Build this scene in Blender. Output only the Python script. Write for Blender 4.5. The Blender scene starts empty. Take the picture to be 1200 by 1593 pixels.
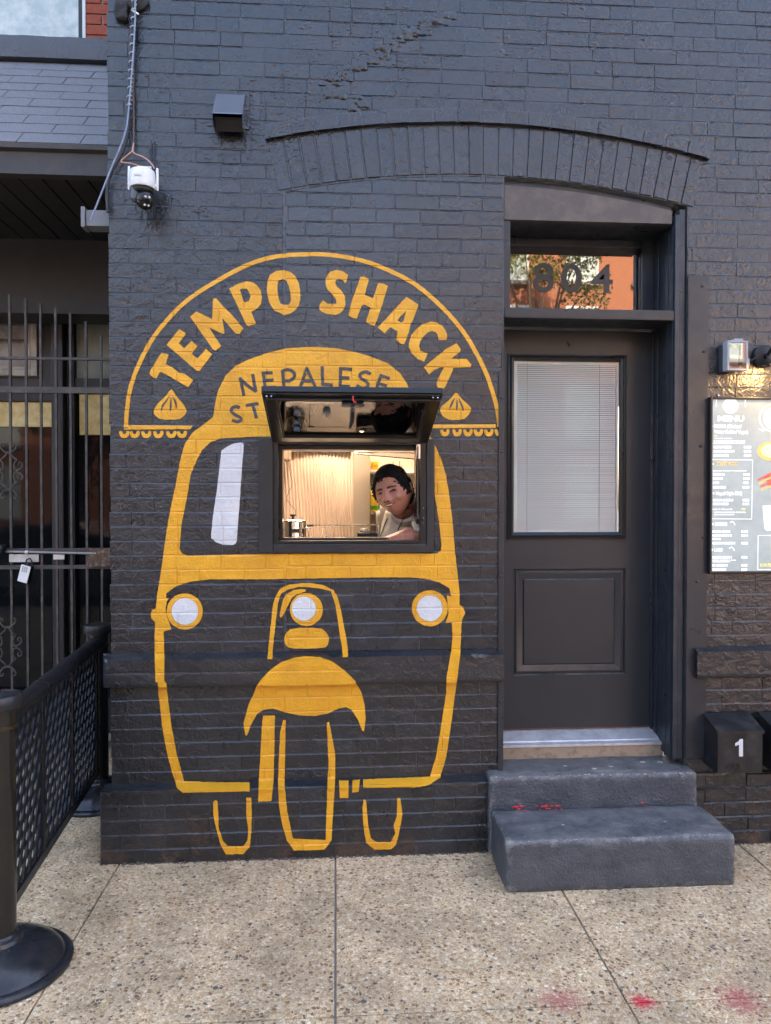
import bpy, bmesh, math, random
import numpy as np
from mathutils import Vector, Matrix, noise, geometry
R = math.radians
random.seed(7)
S = bpy.context.scene
C = S.collection
# ------------------------------------------------------------------ camera
F, VX, VY, DIST, HEYE = 1150., 523., 780., 3.5, 1.665
PSI = math.atan2(600 - VX, F); TH = math.atan2((796.5 - VY) * math.cos(PSI), F)
cam_d = bpy.data.cameras.new('camera'); cam = bpy.data.objects.new('camera', cam_d); C.objects.link(cam)
cam.location = (0, -DIST, HEYE); cam.rotation_euler = (math.pi / 2 - TH, 0, -PSI)
cam_d.sensor_fit = 'HORIZONTAL'; cam_d.sensor_width = 36; cam_d.lens = F / 1200 * 36
cam_d.clip_start = .05; cam_d.clip_end = 400
S.camera = cam
# ------------------------------------------------------------------ world, sun, exposure
SUN_EL, SUN_AZ = 46., 12.          # the sun stands behind the brick building (+Y) and lights the far side of the street
w = bpy.data.worlds.new('World'); S.world = w; w.use_nodes = True
nt = w.node_tree; sky = nt.nodes.new('ShaderNodeTexSky'); sky.sky_type = 'NISHITA'; sky.sun_disc = False
sky.sun_elevation = R(SUN_EL); sky.sun_rotation = R(SUN_AZ); sky.air_density = 1.0; sky.dust_density = 6.0
bg = nt.nodes['Background']; nt.links.new(sky.outputs[0], bg.inputs[0]); bg.inputs[1].default_value = .15
sl = bpy.data.lights.new('sun', 'SUN'); so = bpy.data.objects.new('sun', sl); C.objects.link(so)
sl.energy = 3.2; sl.angle = R(.5); sl.color = (1, .86, .68)
so.rotation_euler = (R(90 - SUN_EL), 0, R(180 - SUN_AZ))
so.location = (4, 12, 12)
S.view_settings.view_transform = 'Standard'; S.view_settings.look = 'None'; S.view_settings.gamma = 1
S.view_settings.exposure = 2.95
S.view_settings.use_curve_mapping = False
S.render.engine = 'CYCLES'
cy = S.cycles; cy.use_denoising = True; cy.use_adaptive_sampling = True; cy.adaptive_threshold = .02
cy.max_bounces = 7; cy.diffuse_bounces = 3; cy.glossy_bounces = 4; cy.transmission_bounces = 6; cy.transparent_max_bounces = 8; cy.caustics_reflective = False; cy.caustics_refractive = False
cy.sample_clamp_indirect = 6

# ------------------------------------------------------------------ measuring: a pixel of the photograph on a plane of known depth
_f = Vector((math.sin(PSI) * math.cos(TH), math.cos(PSI) * math.cos(TH), -math.sin(TH)))
_r = Vector((math.cos(PSI), -math.sin(PSI), 0)); _u = _r.cross(_f)
def _ray(px, py): return _f * F + _r * (px - 600) - _u * (py - 796.5)
def at(px, py, Y=0.):
    d = _ray(px, py); return Vector((0, -DIST, HEYE)) + d * ((Y + DIST) / d.y)
def atz(px, py, Z=0.):
    d = _ray(px, py); return Vector((0, -DIST, HEYE)) + d * ((Z - HEYE) / d.z)
def proj(p):
    d = Vector(p) - Vector((0, -DIST, HEYE)); z = d.dot(_f)
    return 600 + F * d.dot(_r) / z, 796.5 - F * d.dot(_u) / z

# ------------------------------------------------------------------ objects
WM = {}
def _place(o, parent):
    C.objects.link(o)
    WM[o] = Matrix.LocRotScale(o.location, o.rotation_euler, o.scale)
    if parent is not None:
        o.parent = parent; o.matrix_parent_inverse = WM[parent].inverted()
    return o
def tag(o, label=None, cat=None, group=None, kind=None):
    if label: o['label'] = label
    if cat: o['category'] = cat
    if group: o['group'] = group
    if kind: o['kind'] = kind
    return o
def thing(name, loc, label, cat, group=None):
    o = bpy.data.objects.new(name, None); o.location = loc; o.empty_display_size = .1
    _place(o, None); return tag(o, label, cat, group)
def link(name, me, parent=None, loc=None, rot=None):
    o = bpy.data.objects.new(name, me)
    if loc is not None: o.location = loc
    if rot is not None: o.rotation_euler = rot
    return _place(o, parent)

class MB:
    def __init__(s): s.v = []; s.f = []; s.m = []; s.flat = set()
    def add(s, v, f, m=0):
        b = len(s.v); s.v += [tuple(p) for p in v]
        s.f += [tuple(i + b for i in q) for q in f]; s.m += [m] * len(f); return s
    def box(s, x0, x1, y0, y1, z0, z1, bev=0, m=0):
        if bev <= 0:
            v = [(x, y, z) for z in (z0, z1) for y in (y0, y1) for x in (x0, x1)]
            return s.add(v, [(0, 2, 3, 1), (4, 5, 7, 6), (0, 1, 5, 4), (2, 6, 7, 3), (0, 4, 6, 2), (1, 3, 7, 5)], m)
        bm = bmesh.new(); bmesh.ops.create_cube(bm, size=1)
        for q in bm.verts: q.co = ((x0 + x1) / 2 + q.co.x * (x1 - x0), (y0 + y1) / 2 + q.co.y * (y1 - y0), (z0 + z1) / 2 + q.co.z * (z1 - z0))
        bmesh.ops.bevel(bm, geom=bm.edges[:], offset=bev, segments=2, affect='EDGES', profile=.6)
        bm.verts.index_update(); fs_ = sorted(bm.faces, key=lambda f: -f.calc_area()); b0 = len(s.f); s.add([q.co for q in bm.verts], [[q.index for q in f.verts] for f in fs_], m); s.flat.update(range(b0, b0 + 6)); bm.free(); return s
    def tube(s, path, r, n=8, m=0, cap=True, ry=None):
        path = [Vector(p) for p in path]; k = len(path); rr = r if isinstance(r, (list, tuple)) else [r] * k
        rings = []; up = None
        for i, p in enumerate(path):
            t = (path[min(i + 1, k - 1)] - path[max(i - 1, 0)]).normalized()
            if up is None: up = Vector((0, 0, 1)) if abs(t.z) < .9 else Vector((0, 1, 0))
            a = t.cross(up).normalized(); b = a.cross(t).normalized(); up = b
            rings.append([p + a * math.cos(2 * math.pi * j / n) * rr[i] + b * math.sin(2 * math.pi * j / n) * rr[i] * (ry or 1) for j in range(n)])
        v = [q for g in rings for q in g]
        f = [(i * n + j, i * n + (j + 1) % n, (i + 1) * n + (j + 1) % n, (i + 1) * n + j) for i in range(k - 1) for j in range(n)]
        if cap: f += [tuple(range(n))[::-1], tuple((k - 1) * n + j for j in range(n))]
        return s.add(v, f, m)
    def lathe(s, prof, c=(0, 0, 0), n=24, m=0, axis='z'):
        v = []; k = len(prof)
        for r, h in prof:
            for j in range(n):
                a = 2 * math.pi * j / n; x, y = r * math.cos(a), r * math.sin(a)
                p = (x, y, h) if axis == 'z' else ((x, h, y) if axis == 'y' else (h, x, y))
                v.append((p[0] + c[0], p[1] + c[1], p[2] + c[2]))
        f = [(i * n + j, i * n + (j + 1) % n, (i + 1) * n + (j + 1) % n, (i + 1) * n + j) for i in range(k - 1) for j in range(n)]
        f += [tuple(range(n))[::-1], tuple((k - 1) * n + j for j in range(n))]
        return s.add(v, f, m)
    def prism(s, poly, y0, y1, m=0):          # poly in XZ, extruded along Y
        n = len(poly); v = [(x, y0, z) for x, z in poly] + [(x, y1, z) for x, z in poly]
        f = [tuple(range(n)), tuple(range(2 * n - 1, n - 1, -1))] + [(i, n + i, n + (i + 1) % n, (i + 1) % n) for i in range(n)]
        return s.add(v, f, m)
    def frame(s, x0, x1, z0, z1, t, y0, y1, bev=0, m=0):   # a rectangular frame in XZ, butted
        tl, tr, tb, tt = t if isinstance(t, (list, tuple)) else (t, t, t, t)
        s.box(x0, x0 + tl, y0, y1, z0, z1, bev, m); s.box(x1 - tr, x1, y0, y1, z0, z1, bev, m)
        s.box(x0 + tl + 1e-4, x1 - tr - 1e-4, y0 + .0006, y1 - .0006, z0, z0 + tb, bev, m); s.box(x0 + tl + 1e-4, x1 - tr - 1e-4, y0 + .0006, y1 - .0006, z1 - tt, z1, bev, m); return s
    def xf(s, M_): s.v = [tuple(M_ @ Vector(p)) for p in s.v]; return s
    def mesh(s, name, mats, smooth=35):
        me = bpy.data.meshes.new(name); me.from_pydata(s.v, [], s.f)
        for q in (mats if isinstance(mats, (list, tuple)) else [mats]): me.materials.append(q)
        if any(s.m): me.polygons.foreach_set('material_index', s.m)
        bm = bmesh.new(); bm.from_mesh(me); bmesh.ops.recalc_face_normals(bm, faces=bm.faces[:]); bm.to_mesh(me); bm.free()
        if smooth:
            me.shade_smooth(); me.set_sharp_from_angle(angle=R(smooth))
            for i in s.flat: me.polygons[i].use_smooth = False
        return me
    def build(s, name, mats, parent=None, smooth=35): return link(name, s.mesh(name, mats, smooth), parent)

def lumpy_box(x0, x1, y0, y1, z0, z1, r=.01, res=.03, amp=.003, freq=9., seed=0.):
    bm = bmesh.new(); lo, hi = Vector((x0, y0, z0)), Vector((x1, y1, z1)); n = [max(2, int((hi[i] - lo[i]) / res)) for i in range(3)]
    for ax in range(3):
        a, b = (ax + 1) % 3, (ax + 2) % 3
        for side in (0, 1):
            g = []
            for i in range(n[a] + 1):
                row = []
                for j in range(n[b] + 1):
                    p = Vector((0, 0, 0)); p[ax] = (lo, hi)[side][ax]; p[a] = lo[a] + (hi[a] - lo[a]) * i / n[a]; p[b] = lo[b] + (hi[b] - lo[b]) * j / n[b]
                    row.append(bm.verts.new(p))
                g.append(row)
            for i in range(n[a]):
                for j in range(n[b]): bm.faces.new((g[i][j], g[i + 1][j], g[i + 1][j + 1], g[i][j + 1]))
    bmesh.ops.remove_doubles(bm, verts=bm.verts[:], dist=1e-5)
    rr = Vector((r, r, r))
    for v in bm.verts:
        q = Vector([min(max(v.co[i], lo[i] + r), hi[i] - r) for i in range(3)]); d = v.co - q
        if d.length > 1e-9: v.co = q + d.normalized() * r
    bmesh.ops.recalc_face_normals(bm, faces=bm.faces[:])
    for v in bm.verts:
        nz = noise.fractal(Vector(v.co) * freq + Vector((seed, seed * 2, 0)), 1, 2, 3)
        v.co += v.normal * nz * amp
    m = MB(); bm.verts.index_update(); m.add([v.co for v in bm.verts], [[v.index for v in f.verts] for f in bm.faces]); bm.free(); return m

# ------------------------------------------------------------------ materials
def nodes(name):
    m = bpy.data.materials.new(name); m.use_nodes = True; t = m.node_tree
    return m, t, t.nodes['Principled BSDF'], (lambda k: t.nodes.new('ShaderNode' + k)), t.links.new
def mat(name, col, rough=.5, metal=0., bumps=(), var=None, spec=.5, emit=None, coat=0., alpha=None, trans=0., ior=1.45, rvar=0.):
    """bumps: (scale, strength, distance[, kind]) in world metres; var: (scale, other colour, lo, hi)"""
    m, t, b, N, L = nodes(name)
    b.inputs['Base Color'].default_value = (*col, 1); b.inputs['Roughness'].default_value = rough; b.inputs['Metallic'].default_value = metal
    b.inputs['Specular IOR Level'].default_value = spec; b.inputs['IOR'].default_value = ior
    b.inputs['Coat Weight'].default_value = coat; b.inputs['Transmission Weight'].default_value = trans
    if alpha is not None: b.inputs['Alpha'].default_value = alpha
    if emit: b.inputs['Emission Color'].default_value = (*emit[0], 1); b.inputs['Emission Strength'].default_value = emit[1]
    if bumps or var or rvar:
        g = N('NewGeometry'); P = g.outputs['Position']; prev = None
        for bp in bumps:
            sc, st, di = bp[:3]
            if len(bp) > 3 and bp[3] == 'vor':
                q = N('TexVoronoi'); q.inputs['Scale'].default_value = sc; o = q.outputs['Distance']
            else:
                q = N('TexNoise'); q.inputs['Scale'].default_value = sc; q.inputs['Detail'].default_value = 4; q.inputs['Roughness'].default_value = .6; o = q.outputs['Fac']
            L(P, q.inputs['Vector']); k = N('Bump'); k.inputs['Strength'].default_value = st; k.inputs['Distance'].default_value = di; L(o, k.inputs['Height'])
            if prev: L(prev, k.inputs['Normal'])
            prev = k.outputs[0]
        if prev: L(prev, b.inputs['Normal'])
        if var:
            sc, c2, lo, hi = var; q = N('TexNoise'); q.inputs['Scale'].default_value = sc; q.inputs['Detail'].default_value = 6; q.inputs['Roughness'].default_value = .65; L(P, q.inputs['Vector'])
            rp = N('MapRange'); rp.inputs['From Min'].default_value = lo; rp.inputs['From Max'].default_value = hi; L(q.outputs['Fac'], rp.inputs['Value'])
            mx = N('Mix'); mx.data_type = 'RGBA'; mx.inputs['A'].default_value = (*col, 1); mx.inputs['B'].default_value = (*c2, 1); L(rp.outputs[0], mx.inputs['Factor']); L(mx.outputs['Result'], b.inputs['Base Color'])
        if rvar:
            q = N('TexNoise'); q.inputs['Scale'].default_value = 14; q.inputs['Detail'].default_value = 5; L(P, q.inputs['Vector'])
            rp = N('MapRange'); rp.inputs['From Min'].default_value = .3; rp.inputs['From Max'].default_value = .7; rp.inputs['To Min'].default_value = rough - rvar; rp.inputs['To Max'].default_value = rough + rvar
            L(q.outputs['Fac'], rp.inputs['Value']); L(rp.outputs[0], b.inputs['Roughness'])
    return m
def paint(name, col, col2, lump, fine, rough=.42, dirt=None, brickvar=0., spec=.72):
    """old oil paint on masonry: lumps, drips, a crackled skin; colour wanders a little; optional stain colour low on the wall"""
    m, t, b, N, L = nodes(name)
    g = N('NewGeometry'); P = g.outputs['Position']
    n1 = N('TexNoise'); n1.inputs['Scale'].default_value = 26; n1.inputs['Detail'].default_value = 3; n1.inputs['Roughness'].default_value = .62; n1.inputs['Distortion'].default_value = .6; L(P, n1.inputs['Vector'])
    n2 = N('TexNoise'); n2.inputs['Scale'].default_value = 150; n2.inputs['Detail'].default_value = 1; L(P, n2.inputs['Vector'])
    n3 = N('TexNoise'); n3.inputs['Scale'].default_value = 2.2; n3.inputs['Detail'].default_value = 2; L(P, n3.inputs['Vector'])
    mp = N('Mapping'); mp.inputs['Scale'].default_value = (30, 30, 60); L(P, mp.inputs['Vector'])
    mu = N('TexNoise'); mu.noise_type = 'RIDGED_MULTIFRACTAL'; mu.inputs['Scale'].default_value = 1.; mu.inputs['Detail'].default_value = 1; L(mp.outputs[0], mu.inputs['Vector'])
    am = N('MapRange'); am.inputs['From Min'].default_value = .40; am.inputs['From Max'].default_value = .60; L(n3.outputs['Fac'], am.inputs['Value'])
    mul = N('Math'); mul.operation = 'MULTIPLY'; L(mu.outputs['Fac'], mul.inputs[0]); L(am.outputs[0], mul.inputs[1])
    sz_ = N('SeparateXYZ'); L(P, sz_.inputs[0]); lz = N('MapRange'); lz.inputs['From Min'].default_value = 2.5; lz.inputs['From Max'].default_value = 3.5; lz.inputs['To Min'].default_value = .32; lz.inputs['To Max'].default_value = 1.7; L(sz_.outputs['Z'], lz.inputs['Value'])
    ml_ = N('Math'); ml_.operation = 'MULTIPLY'; L(mul.outputs[0], ml_.inputs[0]); L(lz.outputs[0], ml_.inputs[1]); mul = ml_
    h1 = N('Math'); h1.operation = 'MULTIPLY'; L(n1.outputs['Fac'], h1.inputs[0]); h1.inputs[1].default_value = lump * .0080
    h2 = N('Math'); h2.operation = 'MULTIPLY_ADD'; L(n2.outputs['Fac'], h2.inputs[0]); h2.inputs[1].default_value = fine * .0026; L(h1.outputs[0], h2.inputs[2])
    h3 = N('Math'); h3.operation = 'MULTIPLY_ADD'; L(mul.outputs[0], h3.inputs[0]); h3.inputs[1].default_value = lump * .0046; L(h2.outputs[0], h3.inputs[2])
    b2 = N('Bump'); b2.inputs['Strength'].default_value = 1; b2.inputs['Distance'].default_value = 1; L(h3.outputs[0], b2.inputs['Height'])
    L(b2.outputs[0], b.inputs['Normal'])
    mx = N('Mix'); mx.data_type = 'RGBA'; mx.inputs['A'].default_value = (*col, 1); mx.inputs['B'].default_value = (*col2, 1)
    n4 = N('TexNoise'); n4.inputs['Scale'].default_value = 7; n4.inputs['Detail'].default_value = 6; L(P, n4.inputs['Vector'])
    r4 = N('MapRange'); r4.inputs['From Min'].default_value = .35; r4.inputs['From Max'].default_value = .68; L(n4.outputs['Fac'], r4.inputs['Value']); L(r4.outputs[0], mx.inputs['Factor'])
    out = mx.outputs['Result']
    if brickvar:
        oi = N('ObjectInfo'); hv = N('HueSaturation'); mr = N('MapRange'); mr.inputs['To Min'].default_value = 1 - brickvar; mr.inputs['To Max'].default_value = 1 + brickvar
        L(oi.outputs['Random'], mr.inputs['Value']); L(mr.outputs[0], hv.inputs['Value']); L(out, hv.inputs['Color']); out = hv.outputs[0]
    if dirt:
        sx = N('SeparateXYZ'); L(P, sx.inputs[0]); mr = N('MapRange'); mr.inputs['From Min'].default_value = .30; mr.inputs['From Max'].default_value = .02
        L(sx.outputs['Z'], mr.inputs['Value']); n5 = N('TexNoise'); n5.inputs['Scale'].default_value = 9; n5.inputs['Detail'].default_value = 7; n5.inputs['Roughness'].default_value = .7; L(P, n5.inputs['Vector'])
        r5 = N('MapRange'); r5.inputs['From Min'].default_value = .5; r5.inputs['From Max'].default_value = .66; L(n5.outputs['Fac'], r5.inputs['Value'])
        ml = N('Math'); ml.operation = 'MULTIPLY'; L(mr.outputs[0], ml.inputs[0]); L(r5.outputs[0], ml.inputs[1])
        m2 = N('Mix'); m2.data_type = 'RGBA'; L(out, m2.inputs['A']); m2.inputs['B'].default_value = (*dirt, 1); L(ml.outputs[0], m2.inputs['Factor']); out = m2.outputs['Result']
    L(out, b.inputs['Base Color'])
    rr = N('MapRange'); rr.inputs['To Min'].default_value = rough - .1; rr.inputs['To Max'].default_value = rough + .12; L(n4.outputs['Fac'], rr.inputs['Value']); L(rr.outputs[0], b.inputs['Roughness'])
    b.inputs['Specular IOR Level'].default_value = spec
    return m
MT = {}
DK, DK2 = (.0120, .0138, .0172), (.019, .0210, .0245)
MT['wall'] = paint('old dark paint', DK, DK2, .80, .40, .28, dirt=(.075, .045, .030), brickvar=.28)
MT['infill'] = paint('smooth dark paint', (.0150, .0172, .0212), (.020, .0222, .0262), .38, .25, .26, brickvar=.30)
MT['mortar'] = paint('mortar with painted joint light', (.028, .032, .038), (.046, .051, .058), .9, .5, .36, dirt=(.075, .045, .030))  # lighter than the bricks, painting in the sky light caught along the joints
MT['yellow'] = paint('yellow paint', (.78, .385, .018), (.64, .30, .012), .60, .45, .42, spec=.5)
MT['white_paint'] = paint('white paint', (.66, .67, .68), (.55, .565, .58), .55, .35, .5, spec=.5)
MT['black_paint'] = paint('black lettering paint', (.028, .028, .030), (.036, .036, .038), .55, .35, .45)
MT['step'] = paint('worn step paint', (.046, .053, .064), (.074, .080, .090), 1.0, 1.3, .5, spec=.5)
def wear_and_toplight(m, col, sc, lo, hi, p0, p1):
    t = m.node_tree; b = t.nodes['Principled BSDF']; src = b.inputs['Base Color'].links[0].from_socket; N = lambda k: t.nodes.new('ShaderNode' + k); L = t.links.new
    g = N('NewGeometry'); n = N('TexNoise'); n.inputs['Scale'].default_value = sc; n.inputs['Detail'].default_value = 4; n.inputs['Roughness'].default_value = .8; L(g.outputs['Position'], n.inputs['Vector'])
    r1 = N('MapRange'); r1.inputs['From Min'].default_value = lo; r1.inputs['From Max'].default_value = hi; L(n.outputs['Fac'], r1.inputs['Value'])
    n2 = N('TexNoise'); n2.inputs['Scale'].default_value = sc * .35; n2.inputs['Detail'].default_value = 6; n2.inputs['Roughness'].default_value = .75; L(g.outputs['Position'], n2.inputs['Vector'])
    ad = N('Math'); ad.operation = 'MULTIPLY_ADD'; L(n2.outputs['Fac'], ad.inputs[0]); ad.inputs[1].default_value = .22; L(g.outputs['Pointiness'], ad.inputs[2])
    r2 = N('MapRange'); r2.inputs['From Min'].default_value = p0 + .11; r2.inputs['From Max'].default_value = p1 + .11; L(ad.outputs[0], r2.inputs['Value'])
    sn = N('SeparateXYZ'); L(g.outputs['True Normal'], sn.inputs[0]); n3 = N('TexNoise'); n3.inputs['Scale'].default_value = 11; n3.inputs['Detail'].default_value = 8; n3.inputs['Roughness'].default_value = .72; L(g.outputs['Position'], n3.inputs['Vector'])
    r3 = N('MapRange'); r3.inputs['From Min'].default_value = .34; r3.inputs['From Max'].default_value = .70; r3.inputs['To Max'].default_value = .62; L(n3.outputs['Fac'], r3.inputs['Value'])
    dz = N('Math'); dz.operation = 'MULTIPLY'; dz.use_clamp = True; L(sn.outputs['Z'], dz.inputs[0]); L(r3.outputs[0], dz.inputs[1])      # patchy, dust-like lightening of upward faces, painting in sky light the treads lack
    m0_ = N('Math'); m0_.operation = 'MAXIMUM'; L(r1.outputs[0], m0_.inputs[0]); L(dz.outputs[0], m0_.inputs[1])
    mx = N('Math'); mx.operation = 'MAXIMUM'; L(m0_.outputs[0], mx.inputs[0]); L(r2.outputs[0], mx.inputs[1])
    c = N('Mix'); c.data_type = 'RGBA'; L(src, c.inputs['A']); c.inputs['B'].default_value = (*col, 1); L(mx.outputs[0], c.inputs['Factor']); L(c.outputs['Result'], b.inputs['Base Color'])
wear_and_toplight(MT['step'], (.24, .23, .215), 85, .67, .75, .53, .60)
MT['steel_plate'] = mat('painted steel plate', (.024, .026, .029), .34, 0, [(60, .2, .002), (8, .15, .01)], (5, (.036, .037, .039), .4, .7), rvar=.08)
MT['frame_wood'] = mat('charcoal painted wood', (.024, .024, .025), .36, 0, [(45, .25, .002), (7, .15, .01)], (6, (.036, .034, .033), .4, .7), rvar=.1)
MT['blue_wood'] = mat('blue black painted wood', (.022, .027, .036), .36, 0, [(60, .4, .002), (9, .25, .01)], (9, (.040, .044, .050), .45, .7), rvar=.1)
MT['fascia'] = mat('weathered brown board', (.085, .070, .060), .5, 0, [(50, .3, .002)], (7, (.15, .115, .09), .42, .7))
MT['door'] = mat('charcoal door paint', (.024, .0275, .0315), .36, 0, [(70, .06, .001)], (2.5, (.030, .033, .036), .35, .7), rvar=.05)
wear_and_toplight(MT['door'], (.26, .25, .23), 30, .765, .80, .70, .80)
MT['black_metal'] = mat('black powder coat', (.010, .010, .011), .38, 0, [(200, .1, .0005)])
MT['frame_black'] = mat('black window frame', (.012, .012, .012), .33, 0, [(90, .08, .001)], rvar=.06)
MT['surround'] = mat('dark window surround', (.020, .020, .021), .45, 0, [(80, .2, .001)], (12, (.028, .028, .028), .4, .7))
MT['aluminium'] = mat('brushed aluminium', (.62, .62, .62), .42, .4, [(70, .1, .001)], (14, (.42, .42, .43), .4, .7))
MT['stone_riser'] = mat('tan stone', (.33, .25, .17), .85, 0, [(90, .6, .003), (20, .3, .006)], (22, (.19, .13, .085), .5, .72))
def pane_glass(name, tint=(1, 1, 1), ior=1.5, boost=1.):
    m, t, b, N, L = nodes(name); t.nodes.remove(b); fr_ = N('Fresnel'); fr_.inputs['IOR'].default_value = ior
    ml = N('Math'); ml.operation = 'MULTIPLY'; ml.inputs[1].default_value = boost; ml.use_clamp = True; L(fr_.outputs[0], ml.inputs[0])
    tr_ = N('BsdfTransparent'); tr_.inputs[0].default_value = (*tint, 1); gs = N('BsdfGlossy'); gs.inputs['Roughness'].default_value = .015
    mx = N('MixShader'); L(ml.outputs[0], mx.inputs[0]); L(tr_.outputs[0], mx.inputs[1]); L(gs.outputs[0], mx.inputs[2]); L(mx.outputs[0], t.nodes['Material Output'].inputs[0]); return m
MT['glass'] = pane_glass('clear glass', (.30, .31, .31), 1.5, 1.5)
MT['steel'] = mat('stainless steel', (.62, .60, .57), .24, 1., [(30, .08, .004)])
MT['chrome'] = mat('polished steel', (.75, .74, .72), .12, 1.)
MT['rubber'] = mat('black rubber', (.012, .012, .012), .6)
MT['white_plastic'] = mat('white plastic', (.74, .75, .74), .35, 0, var=(30, (.62, .63, .62), .45, .75))
MT['black_gloss'] = mat('black glossy plastic', (.010, .010, .011), .16)
MT['grey_plastic'] = mat('grey plastic', (.17, .18, .19), .5, 0, [(60, .1, .001)])
MT['cable_black'] = mat('black cable jacket', (.015, .016, .020), .35)
MT['cable_blue'] = mat('pale blue cable', (.22, .27, .36), .45)
MT['cable_pink'] = mat('pinkish cable', (.52, .30, .25), .5)
MT['iron'] = mat('grey brown iron', (.062, .057, .053), .5, .2, [(120, .3, .001)], (18, (.12, .10, .085), .45, .7))
MT['rust'] = mat('rusty steel', (.13, .075, .045), .8, .1, [(60, .8, .004)], (25, (.26, .22, .19), .5, .65))
MT['fence'] = mat('black fence metal', (.012, .013, .015), .36, .0, [(150, .15, .0008)], rvar=.08)
MT['post'] = mat('bronze black post', (.014, .013, .012), .22, .2, [(14, .06, .006)], (6, (.022, .019, .015), .4, .7), coat=.3)
MT['base_metal'] = mat('dusty black cast base', (.018, .020, .024), .24, .1, [(200, .2, .0008)], (10, (.05, .05, .052), .5, .75), rvar=.10)
MT['shingle'] = mat('grey asphalt shingle', (.17, .178, .195), .9, 0, [(400, .8, .002), (60, .3, .003)], (120, (.26, .265, .28), .4, .7))
MT['red_brick'] = mat('red brick', (.36, .09, .05), .85, 0, [(120, .5, .002), (25, .3, .004)], (30, (.27, .06, .035), .4, .7))
MT['lime_mortar'] = mat('mortar', (.33, .25, .21), .9, 0, [(150, .5, .002)])
MT['stone_sill'] = paint('painted stone sill', (.040, .045, .055), (.06, .065, .075), .7, .5, .5)
MT['porch_dark'] = mat('dark porch boards', (.016, .016, .017), .55, 0, [(40, .2, .002)], (8, (.026, .025, .024), .4, .7))
MT['porch_brown'] = mat('brown black fascia', (.040, .035, .031), .5, 0, [(30, .3, .004)], (6, (.065, .052, .042), .45, .7))
MT['store_frame'] = mat('dark storefront frame', (.026, .024, .024), .5, 0, [(40, .15, .002)], (6, (.036, .032, .030), .4, .7))
MT['dark_glass'] = mat('dark storefront glass', (.006, .007, .008), .04, 0, spec=.3)
MT['pale_panel'] = mat('pale green grey panel', (.24, .25, .20), .6, 0, [(20, .1, .004)], (7, (.17, .18, .145), .4, .7))
MT['off_white'] = mat('dirty off white paint', (.42, .38, .33), .6, 0, [(40, .2, .002)], (14, (.25, .21, .175), .45, .7))
MT['wall_kitchen'] = mat('cream kitchen wall', (.60, .52, .43), .55, 0, [(20, .05, .003)])
MT['kitchen_floor'] = mat('kitchen floor', (.20, .17, .15), .6)
MT['skin'] = mat('skin', (.36, .16, .10), .50, 0, [(140, .2, .002)], (40, (.29, .105, .068), .4, .7))
MT['lips_and_folds'] = mat('lip skin and fold shade', (.21, .062, .045), .4)
MT['dark_eye'] = mat('dark eyes', (.012, .008, .007), .2)
MT['brow'] = mat('brow hair and nostril shade', (.020, .012, .010), .6)
MT['teeth'] = mat('teeth', (.52, .46, .40), .3)
MT['hair'] = mat('black hair', (.006, .0055, .0055), .62, 0, [(90, 1., .008)], spec=.18)
MT['shirt'] = mat('pale blue grey cotton', (.46, .50, .56), .85, 0, [(60, .3, .006)])
MT['apron'] = mat('cream apron cloth', (.52, .47, .37), .85, 0, [(50, .4, .007)], (16, (.44, .39, .30), .4, .7))
MT['trousers'] = mat('dark trousers', (.03, .03, .035), .9)
MT['bulb'] = mat('warm lamp bulb', (1, .8, .5), .5, emit=((1, .58, .20), 18))
MT['tube_light'] = mat('warm kitchen lamp', (1, .9, .75), .5, emit=((1, .72, .50), 17))
MT['plate_yellow'] = mat('yellow pack', (.75, .50, .03), .5)
MT['pack_green'] = mat('green pack', (.10, .42, .05), .45)
MT['pack_red'] = mat('red pack', (.50, .05, .05), .5)
MT['red_plastic'] = mat('red plastic', (.60, .03, .03), .4)
MT['asphalt'] = mat('asphalt', (.05, .05, .052), .9, 0, [(200, .6, .003)])
MT['kerb'] = mat('kerb concrete', (.33, .31, .28), .85, 0, [(60, .4, .003)])
MT['bark'] = mat('bark', (.09, .07, .05), .9, 0, [(25, .8, .02)])
MT['leaf'] = mat('leaves', (.13, .16, .03), .55, 0, var=(2., (.30, .22, .035), .4, .65))
MT['orange_brick'] = mat('sunlit orange brick', (.38, .15, .075), .85, 0, [(40, .4, .004)], (12, (.33, .11, .05), .4, .7))
MT['pink_brick'] = mat('pale red brick', (.36, .22, .18), .85, 0, [(40, .4, .004)], (12, (.33, .14, .10), .4, .7))
MT['trim_white'] = mat('white trim', (.72, .72, .70), .5)
MT['car_paint'] = mat('silver blue car paint', (.30, .33, .37), .25, .6, coat=.6)
MT['car_glass'] = mat('car glass', (.01, .012, .014), .05)

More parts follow.
